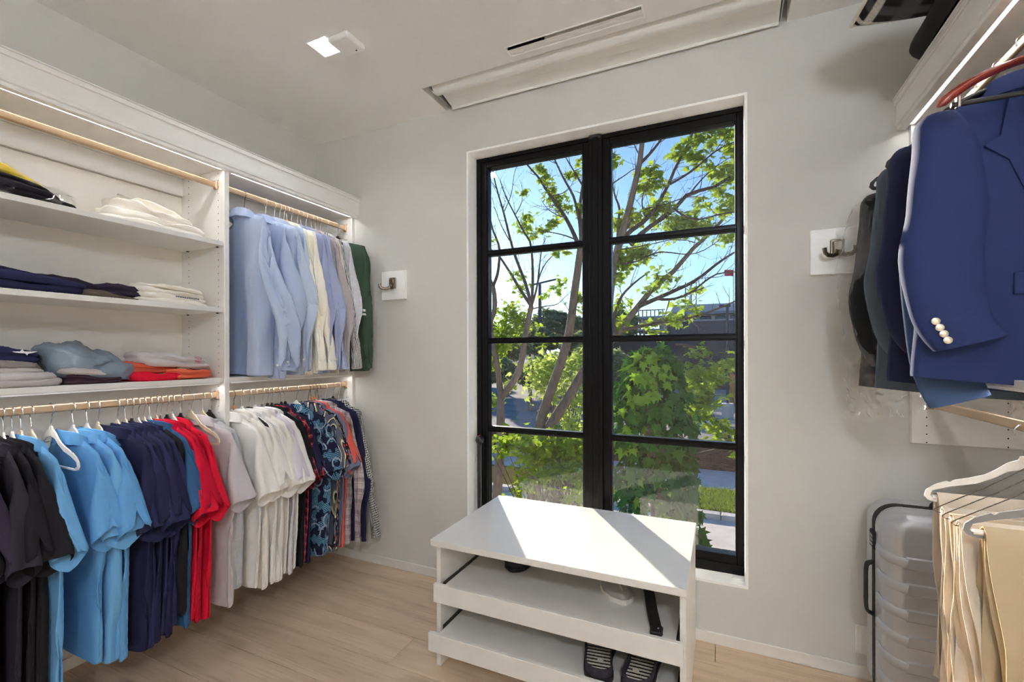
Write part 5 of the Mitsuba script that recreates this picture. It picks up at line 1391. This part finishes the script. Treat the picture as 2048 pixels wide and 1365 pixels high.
def leaves(pts, size, seed, droop=.5, face=None):
    """maple leaves at the points, in one mesh"""
    rng = np.random.default_rng(seed); n = len(pts)
    s = size * rng.uniform(.65, 1.2, n)
    nz = rng.normal(size=(n, 3)) * .55 + (np.array([0, 0, 1.0]) if face is None else np.asarray(face, float)); nz /= np.linalg.norm(nz, axis=1, keepdims=True)
    t = rng.normal(size=(n, 3)); t[:, 2] -= droop * 2; t -= nz * (t * nz).sum(1, keepdims=True); t /= np.linalg.norm(t, axis=1, keepdims=True)
    b = np.cross(t, nz)
    L = np.c_[LV, LZ]
    v = pts[:, None] + s[:, None, None] * (L[None, :, :1] * b[:, None] + L[None, :, 1:2] * t[:, None] + L[None, :, 2:] * nz[:, None])
    f = LF[None] + (np.arange(n) * len(LV))[:, None, None]
    return v.reshape(-1, 3), f.reshape(-1, 3)


def limb(pix, y, r0, r1, dy=0.0, n=14):
    """a branch through surveyed points: a smooth tapering tube; y may run from y to y+dy"""
    P = np.array([seen(u, v, y + dy * i / max(len(pix) - 1, 1)) for i, (u, v) in enumerate(pix)])
    Q = smooth_path(P, n) if len(P) > 2 else P[0] + (P[1] - P[0]) * np.linspace(0, 1, n)[:, None]
    return Q, np.linspace(r0, r1, n)


def twigs(Q, R, rng, every=.16, ln=(.15, .55), depth=2):
    """thin side shoots along a branch, each with its own shoots"""
    out, tips = [], []
    seg = np.linalg.norm(np.diff(Q, axis=0), axis=1); d = np.r_[0, seg.cumsum()]
    k = int(d[-1] / every)
    for q in rng.uniform(.15, 1, k):
        s = q * d[-1]; i = min(np.searchsorted(d, s), len(Q) - 1); p = Q[i]
        ax = Q[i] - Q[i - 1] if i else Q[1] - Q[0]; ax /= np.linalg.norm(ax) + 1e-9
        dr_ = ax * .7 + rng.normal(size=3) * .55 + np.array([0, 0, .35]); dr_ /= np.linalg.norm(dr_)
        L = rng.uniform(*ln); m = 5
        side_ = rng.normal(size=3) * .12
        c = np.array([p + dr_ * L * t + side_ * L * t * t + np.array([0, 0, .10 * L * t * t]) for t in np.linspace(0, 1, m)])
        r = min(float(R[i]) * .55, .008)
        out.append(tube(c, np.linspace(r, .0015, m), 4, cap=False)); tips.append(c[-1]); tips.append(c[-2])
        if depth > 1 and L > .25:
            o2, t2 = twigs(c, np.full(m, r), rng, every * .8, (ln[0] * .5, ln[1] * .5), depth - 1); out += o2; tips += t2
    return out, tips


def tree(name, label, limbs, y, spots, lsize, seed, trunkn, leaf='leaf_maple', scale=1.0, every=.2):
    k = thing(name, label, 'tree', 'street trees outside the window')
    rng = np.random.default_rng(seed)
    tr_, br_, tips = [], [], []
    for i, (pix, r0, r1, dy) in enumerate(limbs):
        Q, R = limb(pix, y + (dy[0] if isinstance(dy, tuple) else 0), r0, r1, dy[1] if isinstance(dy, tuple) else dy)
        (tr_ if i < trunkn else br_).append(tube(Q, R, 10 if i < trunkn else 7))
        o, t = twigs(Q, R, rng, every); br_ += o; tips += t
    part(k, 'trunk', cat_mesh(tr_), 'bark', 50)
    b_ = part(k, 'branches', cat_mesh(br_), 'twig', 50)
    labels[b_] = {'kind': 'stuff'}
    pts = []
    for (u, v, rad, n, dy) in spots:
        c = seen(u, v, y + dy); R = rad * (y + dy) / 915.67
        q = rng.normal(size=(n, 3)) * np.array([R, R * 1.2, R * .62]) * .62; q[:, 2] -= .3 * R * np.abs(rng.normal(size=n))
        pts.append(c + q)
    f_ = part(k, 'foliage', leaves(np.vstack(pts), lsize, seed + 1), leaf)
    labels[f_] = {'kind': 'stuff'}
    return k


tree('maple_tree', 'bare-topped maple with several stems at the left edge of the window', [
    ([(990, 1075), (993, 1000), (998, 930), (1001, 855), (1001, 797)], .135, .10, 0), ([(1001, 797), (999, 770), (990, 705), (980, 650), (990, 617), (986, 573)], .085, .055, 0),
    ([(1001, 797), (1018, 775), (1037, 745), (1048, 694), (1054, 654), (1063, 613)], .09, .062, .3),
    ([(986, 573), (977, 544), (975, 500), (968, 460)], .045, .025, 0), ([(986, 573), (997, 540), (1000, 505), (985, 455), (978, 420)], .04, .018, .2),
    ([(1063, 613), (1041, 580), (1017, 540), (995, 509), (975, 495)], .045, .02, .4), ([(1063, 613), (1046, 551), (1035, 525), (1023, 486), (1008, 425), (995, 380), (987, 344), (984, 300)], .045, .010, .3),
    ([(1063, 613), (1066, 559), (1063, 492), (1045, 458), (1031, 430), (1012, 392), (1001, 360)], .04, .010, .2), ([(1063, 613), (1075, 570), (1084, 500), (1093, 475)], .03, .008, .5),
    ([(1075, 570), (1090, 530), (1109, 509), (1120, 500)], .02, .006, .5), ([(1066, 618), (1085, 614), (1112, 610), (1130, 595), (1145, 580)], .014, .005, .3), ([(1023, 486), (1003, 450), (985, 395)], .014, .005, .2),
    ([(1008, 425), (1025, 380), (1030, 345), (1040, 325)], .012, .004, .2), ([(995, 380), (980, 360), (968, 350)], .01, .004, 0), ([(1031, 430), (1045, 400), (1040, 360)], .010, .004, .3)],
     10.5, [(1055, 433, 13, 34, .2), (1050, 452, 16, 40, .3), (1085, 458, 14, 30, .3), (1066, 470, 10, 16, .2), (985, 482, 10, 14, 0), (1035, 548, 16, 34, .3), (1044, 572, 18, 44, .2), (1112, 572, 15, 30, .4), (1125, 560, 10, 16, .4),
            (1020, 618, 26, 150, .6), (1035, 640, 30, 210, .6), (1008, 660, 28, 200, .5), (1002, 690, 22, 120, .3), (1082, 672, 22, 40, .5), (985, 720, 14, 60, .2), (985, 800, 18, 90, .3), (1015, 770, 14, 40, .3), (1085, 590, 10, 14, .4)], .150, 21, 3, every=.22)
tree('maple_tree', 'leaning maple whose two thick stems cross behind the window mullion', [
    ([(1060, 1060), (1070, 930), (1077, 859), (1103, 778), (1125, 716), (1140, 661), (1147, 602), (1156, 540), (1162, 495)], .125, .068, 0),
    ([(1062, 1050), (1078, 925), (1095, 862), (1125, 815), (1147, 778), (1169, 741), (1200, 705), (1232, 670)], .13, .085, .2), ([(1232, 670), (1277, 614), (1315, 569), (1338, 553), (1391, 494), (1422, 467), (1466, 417), (1490, 390)], .07, .02, (.2, .6)),
    ([(1162, 495), (1164, 458), (1160, 425), (1166, 372), (1175, 320)], .05, .015, .2), ([(1157, 490), (1132, 436), (1101, 392), (1076, 353), (1054, 328), (1040, 300)], .045, .012, .4), ([(1162, 472), (1151, 403), (1126, 353), (1109, 316), (1100, 290)], .035, .010, .3),
    ([(1166, 372), (1140, 328), (1123, 300)], .02, .007, .2), ([(1154, 481), (1112, 467), (1084, 464)], .016, .006, .2), ([(1132, 436), (1105, 425), (1083, 400)], .012, .004, .4), ([(1101, 392), (1130, 385), (1148, 360)], .012, .004, .3),
    ([(1277, 614), (1312, 599), (1344, 585), (1390, 563), (1440, 525), (1475, 503)], .045, .018, (.2, .5)), ([(1312, 599), (1339, 600), (1383, 586), (1409, 565), (1440, 548), (1475, 545)], .028, .010, (.3, .3)),
    ([(1246, 661), (1318, 647), (1377, 638), (1435, 619), (1475, 602)], .035, .014, (.1, .6)), ([(1339, 600), (1330, 630), (1322, 645)], .012, .006, (.3, .1)), ([(1232, 670), (1228, 640), (1240, 600), (1275, 562), (1300, 545)], .04, .012, .3),
    ([(1377, 638), (1395, 655), (1415, 665)], .01, .004, (.4, .1))],
     9.0, [(1080, 335, 12, 34, .3), (1092, 352, 12, 34, .3), (1101, 375, 13, 40, .3), (1112, 395, 16, 56, .3), (1128, 412, 16, 50, .3), (1050, 382, 10, 18, .3), (1140, 350, 10, 20, .2), (1158, 345, 12, 26, .2), (1160, 320, 8, 12, .2), (1160, 415, 14, 40, .1), (1105, 442, 14, 32, .3),
            (1112, 505, 10, 16, .2), (1128, 500, 12, 16, .2), (1162, 595, 14, 40, .2), (1170, 620, 10, 20, .2), (1240, 605, 18, 44, .3), (1232, 560, 14, 30, .3), (1330, 555, 24, 80, .4), (1300, 575, 14, 26, .4), (1370, 600, 18, 44, .5), (1345, 630, 22, 70, .4), (1302, 645, 12, 24, .3), (1385, 620, 12, 24, .5), (1240, 645, 18, 60, .3), (1310, 665, 14, 24, .3), (1400, 580, 12, 14, .6)], .135, 31, 3, every=.20)
tree('maple_tree', 'maple with leafy crown filling the top of the right sash', [
    ([(1215, 660), (1226, 540), (1237, 495), (1252, 444), (1266, 389), (1282, 314), (1287, 270), (1292, 220)], .085, .035, 0), ([(1232, 520), (1249, 475), (1294, 439), (1333, 380), (1355, 330), (1369, 305), (1390, 260)], .05, .014, .4),
    ([(1282, 327), (1308, 300), (1327, 275), (1345, 250)], .03, .010, .3), ([(1262, 490), (1282, 469), (1349, 419), (1383, 386), (1422, 378), (1470, 350), (1540, 320), (1610, 290)], .045, .012, .6), ([(1341, 369), (1383, 344), (1438, 300), (1470, 285)], .022, .008, .5),
    ([(1237, 495), (1237, 453), (1240, 422), (1230, 390), (1222, 340)], .03, .008, .2), ([(1224, 369), (1250, 352), (1271, 339), (1290, 345)], .012, .005, .1), ([(1282, 314), (1270, 290), (1262, 250)], .012, .005, .1), ([(1294, 439), (1285, 400), (1300, 360), (1310, 320)], .014, .005, .3),
    ([(1255, 455), (1290, 420), (1330, 410), (1380, 395), (1420, 400)], .016, .006, .3), ([(1349, 419), (1400, 440), (1440, 430), (1475, 425), (1530, 410), (1590, 420)], .018, .006, .4), ([(1383, 386), (1420, 345), (1455, 320)], .014, .005, .5), ([(1230, 530), (1270, 525), (1320, 505), (1380, 510), (1440, 480)], .016, .006, .3),
    ([(1245, 470), (1225, 430), (1222, 400)], .014, .005, .1), ([(1240, 500), (1300, 490), (1350, 480), (1400, 490)], .012, .005, .3)],
     8.2, [(1445, 262, 22, 95, .5), (1410, 268, 20, 70, .5), (1375, 290, 16, 50, .4), (1395, 312, 20, 80, .4), (1360, 305, 14, 36, .4), (1468, 295, 18, 70, .4), (1462, 345, 24, 110, .4), (1430, 340, 16, 44, .4), (1440, 385, 16, 44, .4), (1470, 400, 16, 50, .4), (1300, 338, 18, 60, .2), (1308, 362, 20, 80, .2), (1280, 375, 12, 26, .2),
           (1228, 312, 10, 26, .1), (1226, 330, 8, 16, .1), (1320, 410, 20, 80, .3), (1300, 425, 14, 44, .3), (1265, 432, 20, 70, .2), (1240, 445, 14, 44, .1), (1345, 440, 26, 130, .3), (1385, 440, 22, 80, .3), (1360, 455, 20, 70, .3), (1415, 455, 18, 50, .3), (1240, 520, 22, 120, .2), (1262, 505, 22, 110, .2), (1290, 500, 20, 80, .2), (1232, 550, 14, 50, .1), (1455, 475, 14, 36, .4), (1450, 420, 14, 36, .4), (1400, 405, 14, 30, .3), (1510, 300, 26, 110, .6), (1550, 350, 30, 120, .7), (1530, 420, 26, 90, .6), (1600, 300, 30, 110, .8), (1580, 430, 26, 90, .7)], .135, 41, 1, every=.20)
# branch of the street tree low on the right
tree('small_tree', 'small leafy branching tree at the right edge of the window above the car park', [
    ([(1500, 905), (1462, 888), (1440, 870), (1415, 850), (1392, 830), (1375, 815)], .03, .008, 0), ([(1462, 888), (1445, 855), (1420, 835), (1395, 815)], .02, .006, .2), ([(1470, 892), (1474, 850), (1490, 800)], .02, .008, 0), ([(1350, 690), (1385, 695), (1420, 720), (1460, 745), (1500, 760)], .022, .012, 0), ([(1300, 900), (1360, 915), (1420, 905), (1470, 890), (1500, 870)], .03, .03, 0)],
     7.2, [(1400, 700, 18, 40, 0), (1440, 735, 26, 56, 0), (1460, 720, 18, 30, 0), (1385, 740, 22, 60, -.2), (1400, 770, 28, 110, -.2), (1410, 790, 22, 90, -.2), (1380, 810, 24, 80, -.2), (1420, 745, 18, 40, 0), (1455, 870, 26, 60, 0), (1440, 850, 20, 34, 0), (1470, 905, 12, 12, 0), (1405, 830, 14, 30, -.1), (1430, 845, 18, 24, 0)], .125, 51, 1, every=.3)
# pale shrubs under the leaning maple
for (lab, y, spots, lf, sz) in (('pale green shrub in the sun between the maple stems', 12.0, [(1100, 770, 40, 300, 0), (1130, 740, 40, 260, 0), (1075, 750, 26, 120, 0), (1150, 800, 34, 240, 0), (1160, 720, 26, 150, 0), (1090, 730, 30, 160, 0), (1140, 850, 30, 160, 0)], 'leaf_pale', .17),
                                ('low leafy shrub at the foot of the maples seen through the lower left panes', 8.0, [(1030, 890, 40, 150, 0), (1080, 900, 46, 240, 0), (1120, 915, 46, 260, 0), (1155, 930, 40, 200, 0), (1000, 885, 20, 50, 0), (1080, 950, 34, 90, 0), (1040, 975, 24, 50, 0), (1150, 890, 34, 140, 0), (1155, 985, 30, 90, 0)], 'leaf_maple', .15)):
    k = thing('shrub', lab, 'shrub'); rng = np.random.default_rng(int(y * 7)); pts = []
    for (u, v, rad, n, dy) in spots:
        R = rad * y / 915.67; pts.append(seen(u, v, y + dy) + rng.normal(size=(n, 3)) * np.array([R, R * 1.5, R * .75]) * .6)
    pts = np.vstack(pts)
    f_ = part(k, 'foliage', leaves(pts, sz, 61 + int(y)), lf); labels[f_] = {'kind': 'stuff'}
    b0 = np.array([pts[:, 0].mean(), pts[:, 1].mean(), GZ]); st = [tube(smooth_path([b0 + rng.normal(size=3) * [.3, .3, 0], (b0 + p) / 2 + [0, 0, .1], p], 8), np.linspace(.02, .003, 8), 5) for p in pts[::28]]
    b_ = part(k, 'stems', cat_mesh(st), 'twig', 50); labels[b_] = {'kind': 'stuff'}

# the vine-clad trunk right outside the right sash: the leaves one by one
vn = thing('vine_column', 'tall trunk overgrown with big-leaved green vine right outside the right sash', 'vine')
rng = np.random.default_rng(71)
vy = 4.9
axis_ = np.array([seen(u, v, vy) for u, v in ((1308, 705), (1305, 760), (1302, 850), (1310, 950), (1318, 1040), (1330, 1120))])
ax2 = smooth_path(np.vstack([axis_, [axis_[-1][0], vy, GZ]]), 60)
part(vn, 'trunk', tube(ax2, np.linspace(.05, .12, 60), 10), 'bark', 50)
wid = lambda z: np.interp(z, [-3, -1.4, -.6, .2, .9, 1.2, 1.42], [.30, .34, .36, .42, .42, .30, .10])
zz = np.r_[rng.uniform(-.95, 1.38, 1500), rng.uniform(-2.9, -.95, 220)]; an = rng.uniform(0, 2 * np.pi, len(zz)); rr = wid(zz) * rng.uniform(.55, 1.06, len(zz))
ci = np.array([np.interp(zz, ax2[::-1, 2], ax2[::-1, k_]) for k_ in range(2)]).T
pts = np.c_[ci[:, 0] + rr * np.cos(an), ci[:, 1] + rr * np.sin(an), zz]
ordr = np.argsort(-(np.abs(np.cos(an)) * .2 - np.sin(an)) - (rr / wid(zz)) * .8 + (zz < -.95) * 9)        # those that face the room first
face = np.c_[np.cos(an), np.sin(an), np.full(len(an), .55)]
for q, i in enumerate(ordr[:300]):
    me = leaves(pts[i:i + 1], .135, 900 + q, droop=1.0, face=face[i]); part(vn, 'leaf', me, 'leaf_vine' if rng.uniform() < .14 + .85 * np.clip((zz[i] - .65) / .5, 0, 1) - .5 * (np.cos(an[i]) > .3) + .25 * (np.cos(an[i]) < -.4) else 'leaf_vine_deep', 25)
rest_ = ordr[300:]
v_ = [leaves(pts[i:i + 1], .14, 1900 + int(i), droop=1.0, face=face[i]) for i in rest_]
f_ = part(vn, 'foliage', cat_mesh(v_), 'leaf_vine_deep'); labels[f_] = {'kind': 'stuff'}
for q, (u, v) in enumerate(((1382, 1050), (1395, 1065), (1400, 1085), (1385, 1080), (1408, 1095), (1390, 1105), (1388, 1030))):
    part(vn, 'leaf', leaves(np.array([seen(u, v, vy - .1)]), .17, 990 + q, droop=.4, face=(-.2, -1, .3)), 'leaf_vine_deep', 25)
part(vn, 'tendril', tube(smooth_path([seen(1372, 1000, vy), seen(1380, 1050, vy - .1), seen(1392, 1110, vy - .1), seen(1395, 1180, vy)], 16), .006, 6), 'twig', 50)

# ---- ground, street, verge
mat('asphalt', mikit.proc(lambda p, n, uv: mix(lin(120, 112, 108), lin(146, 138, 132), fbm(p[0] * 1.3, p[1] * 1.3, 0, 3))), .9, .1)
mat('concrete', mikit.proc(lambda p, n, uv: mix(lin(176, 166, 158), lin(198, 190, 182), fbm(p[0] * 3, p[1] * 3, 0, 3))), .9, .1)
mat('road_paint', (226, 222, 216), .8, .1); mat('soil', (92, 84, 52), 1, 0)
put(thing('ground', 'asphalt ground of street and car park outside', kind='structure'), box(-140, 90, 2.75, 320, GZ - .2, GZ, 0), 'asphalt')
put(thing('street', 'pale concrete street below the window', kind='structure'), box(-60, 40, 4.0, 12.95, GZ - .1, GZ + .02, 0), 'concrete')
kb = thing('kerb', 'concrete kerb along the grass verge', kind='structure')
for i in range(-10, 6): part(kb, 'kerb_stone', box(i * 1.5 + .01, i * 1.5 + 1.49, 12.95, 13.25, GZ, GZ + .15, .02), 'concrete')
put(thing('pavement', 'concrete pavement beyond the grass verge', kind='structure'), box(-60, 40, 15.5, 17.9, GZ, GZ + .14, 0), 'concrete')
put(thing('verge', 'soil strip under the verge grass', kind='structure'), box(-60, 40, 13.25, 15.5, GZ, GZ + .12, 0), 'soil')
rng = np.random.default_rng(81); n = 15000
bp = np.c_[rng.uniform(-5.5, 2.2, n), rng.uniform(13.28, 15.48, n), np.full(n, GZ + .118)]
hgt = rng.uniform(.05, .16, n); an = rng.uniform(0, 6.28, n); dx_ = np.c_[np.cos(an), np.sin(an), 0 * an] * .010; ben = np.c_[rng.normal(size=n), rng.normal(size=n), 0 * an] * .05
V = np.stack([bp - dx_, bp + dx_, bp + ben + np.c_[0 * an, 0 * an, hgt]], 1).reshape(-1, 3)
k = thing('grass', 'short sunlit grass on the verge across the street', 'grass', kind='stuff'); put(k, (V, np.arange(3 * n).reshape(-1, 3)), 'grass_blade')
# brick wall of the car park: every brick that can be seen
for i, c in enumerate(((112, 72, 60), (126, 82, 68), (98, 64, 56))): mat(f'brick_{i}', c, .9, .1)
mat('mortar', (120, 108, 100), .95, .1)
bw = thing('brick_wall', 'low brown brick wall between pavement and car park', 'wall')
part(bw, 'core', box(-14, 6, 18.0, 18.24, GZ, GZ + .93, 0), 'mortar')
part(bw, 'coping', box(-14, 6, 17.94, 18.28, GZ + .93, GZ + .99, .01), 'concrete')
brick = [mikit.ply(box(0, .215, 0, .02, 0, .066, .004), f'brick_{i}') for i in range(3)]
rng = np.random.default_rng(83)
for r in range(12):
    for q in range(13):
        share(bw, 'brick', brick[rng.integers(3)], T().translate([-1.75 + q * .226 + (.113 if r % 2 else 0), 17.985 + float(rng.uniform(-.003, .003)), GZ + .012 + r * .0765]))
rest_b = [box(-14 + q * .226 + (.113 if r % 2 else 0), -14 + q * .226 + .215 + (.113 if r % 2 else 0), 17.985, 18.005, GZ + .012 + r * .0765, GZ + .078 + r * .0765, 0) for r in range(12) for q in range(54)]
f_ = part(bw, 'bricks', cat_mesh(rest_b), 'brick_0'); labels[f_] = {'kind': 'stuff'}
# parking bays
for i in range(9):
    k = struct('parking_line', 'white painted parking bay line'); put(k, box(-7, 2.0 - .2 * i, 31 + i * 2.7, 31.12 + i * 2.7, GZ + .002, GZ + .006, 0), 'road_paint')
k = struct('parking_line', 'white painted line along the bays'); put(k, extrude([(-1.9, 26), (-1.75, 26), (-.55, 32), (-.7, 32)], 2, GZ + .002, GZ + .006), 'road_paint')
# lamp post with concrete foot, bollards and a low wall
mat('post_dark', (58, 58, 62), .5, .4); mat('timber', (176, 128, 70), .8, .2); mat('yellow_paint', (206, 164, 60), .6, .3)
lp_ = thing('lamp_post', 'dark car park lamp post on a square concrete foot', 'lamp post'); b0 = seen(1455, 832, 34.0)
part(lp_, 'foot', box(b0[0] - .36, b0[0] + .36, 33.7, 34.4, GZ, GZ + .95, .03), 'concrete'); part(lp_, 'post', tube([(b0[0], 34.05, GZ + .95), (b0[0], 34.05, GZ + 7.5)], .085, 10), 'post_dark', 50)
part(lp_, 'lantern', box(b0[0] - .5, b0[0] + .2, 33.9, 34.2, GZ + 7.45, GZ + 7.6, .03), 'post_dark')
for i in range(3):
    c = seen(1463 + 4 * i, 800, 40.0 + 2.5 * i); put(thing('timber_post', ('timber post nearest the lamp post', 'timber post behind the lamp post, second', 'timber post behind the lamp post, farthest')[i], 'post', 'timber posts in the car park'), box(c[0] - .14, c[0] + .14, c[1] - .1, c[1] + .1, GZ, GZ + 3.0, .02), 'timber')
put(thing('barrier', 'low pale concrete barrier beside the lamp post', 'barrier'), box(b0[0] + .5, b0[0] + 6, 35.5, 35.9, GZ, GZ + 1.3, .05), 'concrete')
lp_ = thing('lamp_post', 'tall thin street lamp post among the trees on the left', 'lamp post'); b0 = seen(1080, 720, 60.0)
part(lp_, 'post', tube([(b0[0], 60, GZ), (b0[0], 60, 11.2)], [.32, .20], 12), 'post_dark', 50); part(lp_, 'arm', tube([(b0[0] - .9, 60, 11.1), (b0[0] + 2.4, 60, 11.6)], .12, 8), 'post_dark', 50)
# ---- the dark building with its roof terrace
mat('facade_dark', (74, 76, 88), .8, .2); mat('facade_base', (48, 50, 62), .7, .2); mat('facade_grey', (150, 150, 154), .8, .2); mat('roof_grey', (128, 132, 140), .7, .2); mat('facade_pale', (176, 168, 162), .8, .2)
scene['far_glass'] = {'type': 'twosided', 'b': {'type': 'principled', 'base_color': rgb(70, 92, 110), 'roughness': .12, 'specular': .9, 'metallic': .35}}
BY = 62.0
q = lambda u, v: seen(u, v, BY)
bd = thing('dark_building', 'long dark grey building with a windowed upper floor beyond the car park', 'building')
xl, xr = q(1335, 700)[0], q(1475, 700)[0] + 40
zt, zm = q(1400, 644)[2], q(1400, 668)[2]
part(bd, 'main_wall', box(xl, xr, BY, BY + 18, q(1400, 695)[2], zt, 0), 'facade_dark'); part(bd, 'parapet', box(xl - .1, xr, BY - .15, BY + .2, zt, zt + .22, .02), 'facade_grey')
part(bd, 'base_wall', box(q(1205, 700)[0], xr, BY - 2.2, BY + 8, GZ, q(1300, 684)[2], 0), 'facade_base')
zu0, zu1 = zt, q(1400, 626)[2]
xu = q(1352, 640)[0]
part(bd, 'upper_floor', box(xu, xr, BY + 4.2, BY + 17, zu0, zu1, 0), 'facade_pale')
rf = extrude([(BY + 3.0, zu1), (BY + 3.0, zu1 + .35), (BY + 8.5, q(1400, 611)[2] + .9), (BY + 17, q(1400, 611)[2] + .9), (BY + 17, zu1)], 0, xu - 1.0, xr)
part(bd, 'roof', rf, 'roof_grey')
for (ua, ub) in ((1354, 1372), (1374, 1392), (1402, 1421), (1432, 1450), (1462, 1480)):
    k4 = (BY + 4.2) / BY
    xa, xb = q(ua, 640)[0] * k4, q(ub, 640)[0] * k4; za, zb = zu0 + .12, zu1 - .25
    w_ = part(bd, 'window', cat_mesh([box(xa - .1, xa + .08, BY + 4.08, BY + 4.25, za, zb, 0), box(xb - .08, xb + .1, BY + 4.08, BY + 4.25, za, zb, 0), box((xa + xb) / 2 - .07, (xa + xb) / 2 + .07, BY + 4.08, BY + 4.25, za, zb, 0), box(xa, xb, BY + 4.08, BY + 4.25, zb - .1, zb + .1, 0), box(xa, xb, BY + 4.08, BY + 4.25, za + (zb - za) * .58, za + (zb - za) * .58 + .1, 0)]), 'post_dark')
    for (pa, pb) in ((xa + .08, (xa + xb) / 2 - .07), ((xa + xb) / 2 + .07, xb - .08)):
        part(w_, 'pane', box(pa, pb, BY + 4.16, BY + 4.19, za, zb, 0), 'far_glass')
part(bd, 'canopy', box(q(1264, 633)[0], q(1352, 633)[0], BY - 1.5, BY + 9, q(1400, 638)[2], q(1400, 632)[2], .05), 'facade_grey')
for u in (1268, 1275, 1282, 1290): part(bd, 'column', box(q(u, 640)[0] - .12, q(u, 640)[0] + .12, BY - .8, BY - .5, q(1400, 672)[2], q(1400, 637)[2], .02), 'facade_grey')
part(bd, 'lower_canopy', box(q(1266, 658)[0], xl, BY - 1.5, BY + 9, q(1400, 662)[2], q(1400, 658)[2], .05), 'facade_grey')
part(bd, 'side_wall', box(q(1318, 658)[0], xl + .02, BY + .4, BY + 10, GZ, q(1400, 640)[2], 0), 'facade_grey')
for i, u in enumerate(range(1280, 1330, 8)):
    part(bd, 'rail_post', box(q(u, 620)[0] - .05, q(u, 620)[0] + .05, BY - 1.2, BY - 1.1, q(1400, 632)[2], q(1400, 620)[2], 0), 'post_dark')
part(bd, 'rail', box(q(1278, 620)[0], q(1332, 620)[0], BY - 1.22, BY - 1.08, q(1400, 620)[2], q(1400, 620)[2] + .1, 0), 'post_dark')
for i, u in enumerate((1376, 1388)):     # lattice masts behind
    MY = 120.0; c = seen(u, 600, MY); z0_, z1_ = -3, seen(u, 566, MY)[2]; h_ = .55
    ms = [box(c[0] + a - .07, c[0] + a + .07, MY + b - .07, MY + b + .07, z0_, z1_, 0) for a in (-h_, h_) for b in (-h_, h_)]
    zz_ = np.arange(6, z1_, 1.1)
    for j, z in enumerate(zz_[:-1]):
        s = 1 if j % 2 else -1; ms.append(tube([(c[0] - h_ * s, MY - h_, z), (c[0] + h_ * s, MY - h_, z + 1.1)], .05, 4))
    put(thing('lattice_mast', ('left one of two lattice masts behind the building', 'right one of two lattice masts behind the building')[i], 'mast', 'lattice masts'), cat_mesh(ms), 'post_dark')
fg = thing('flag', 'small red flag at the right edge of the window view', 'flag'); c = seen(1458, 546, 45.0)
g1 = np.linspace(0, 1, 9); gx, gz = np.meshgrid(g1, g1, indexing='ij')
fv = np.stack([c[0] - .35 + gx * .7, 45 + .08 * np.sin(gx * 7), c[2] - .3 + gz * .55 - .08 * gx], -1).reshape(-1, 3)
i, j = np.meshgrid(np.arange(8), np.arange(8), indexing='ij'); ff = np.stack([i * 9 + j, (i + 1) * 9 + j, (i + 1) * 9 + j + 1, i * 9 + j + 1], -1).reshape(-1, 4)
mat('flag_red', (206, 52, 72), .8, .1); part(fg, 'cloth', (fv, ff), 'flag_red', True); part(fg, 'pole', tube([(c[0] + .37, 45, GZ), (c[0] + .37, 45, c[2] + .4)], .03, 6), 'post_dark', 50)
# grey building behind the leaning maple
gb = thing('grey_building', 'low grey building with long eaves behind the leaning maple', 'building'); GY = 92.0; p = lambda u, v: seen(u, v, GY)
part(gb, 'wall', box(p(1140, 700)[0], p(1240, 700)[0], GY, GY + 10, GZ, p(1190, 655)[2], 0), 'facade_grey'); part(gb, 'roof', box(p(1136, 645)[0], p(1244, 645)[0], GY - 1, GY + 11, p(1190, 655)[2], p(1190, 643)[2], .05), 'roof_grey')
for v in (664, 674): part(gb, 'window_band', box(p(1144, 700)[0], p(1238, 700)[0], GY - .1, GY + .02, p(1190, v + 5)[2], p(1190, v)[2], 0), 'far_glass')
# trees and hedges beyond
rng = np.random.default_rng(91)
far = [(960, 668, 55, 60, 24), (1010, 690, 45, 58, 30), (1060, 680, 55, 62, 30), (1100, 658, 70, 48, 40), (1130, 660, 70, 45, 36), (1165, 690, 52, 44, 26), (1205, 665, 75, 50, 30), (1235, 650, 60, 36, 30), (1000, 740, 40, 40, 26), (1095, 730, 36, 34, 22), (1060, 750, 32, 28, 20), (1180, 720, 45, 40, 26), (1230, 730, 40, 34, 24), (930, 700, 60, 60, 30)]
for i, (u, v, y, rw, rh) in enumerate(far):
    c = seen(u, v, y); R = np.array([rw, rw, rh]) * y / 915.67
    lab = ['hazy olive tree far behind the window, at its left edge', 'olive tree behind the bare maple stems', 'dark tree left of the thin lamp post', 'tall dark hedge tree right of the thin lamp post', 'broad dark tree left of the leaning maple stem', 'tree behind the upper part of the leaning maple', 'tree in front of the grey low building', 'tree beside the roof terrace of the dark building', 'shrub at the street edge on the left', 'dark clipped shrub at the bend of the street', 'dark low hedge beside the street', 'shrub behind the mullion above the pale shrub', 'shrub left of the vine column', 'tree outside the left edge of the window'][i]
    k = thing('distant_tree', lab, 'tree', 'trees beyond the street')
    n = 1300; d = rng.normal(size=(n, 3)); d /= np.linalg.norm(d, axis=1, keepdims=True)
    bump = .75 + .5 * meshkit.fbm(d * 2.2 + i, 3, i)
    pts = c + d * R * bump[:, None] * rng.uniform(.75, 1.0, (n, 1)); pts[:, 2] = np.maximum(pts[:, 2], GZ + .1)
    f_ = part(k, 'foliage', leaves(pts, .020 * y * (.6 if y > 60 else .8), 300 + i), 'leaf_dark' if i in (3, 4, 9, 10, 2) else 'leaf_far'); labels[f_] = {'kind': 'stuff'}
    part(k, 'trunk', tube([(c[0], c[1], GZ), (c[0], c[1], c[2])], .15, 8), 'bark', 50)
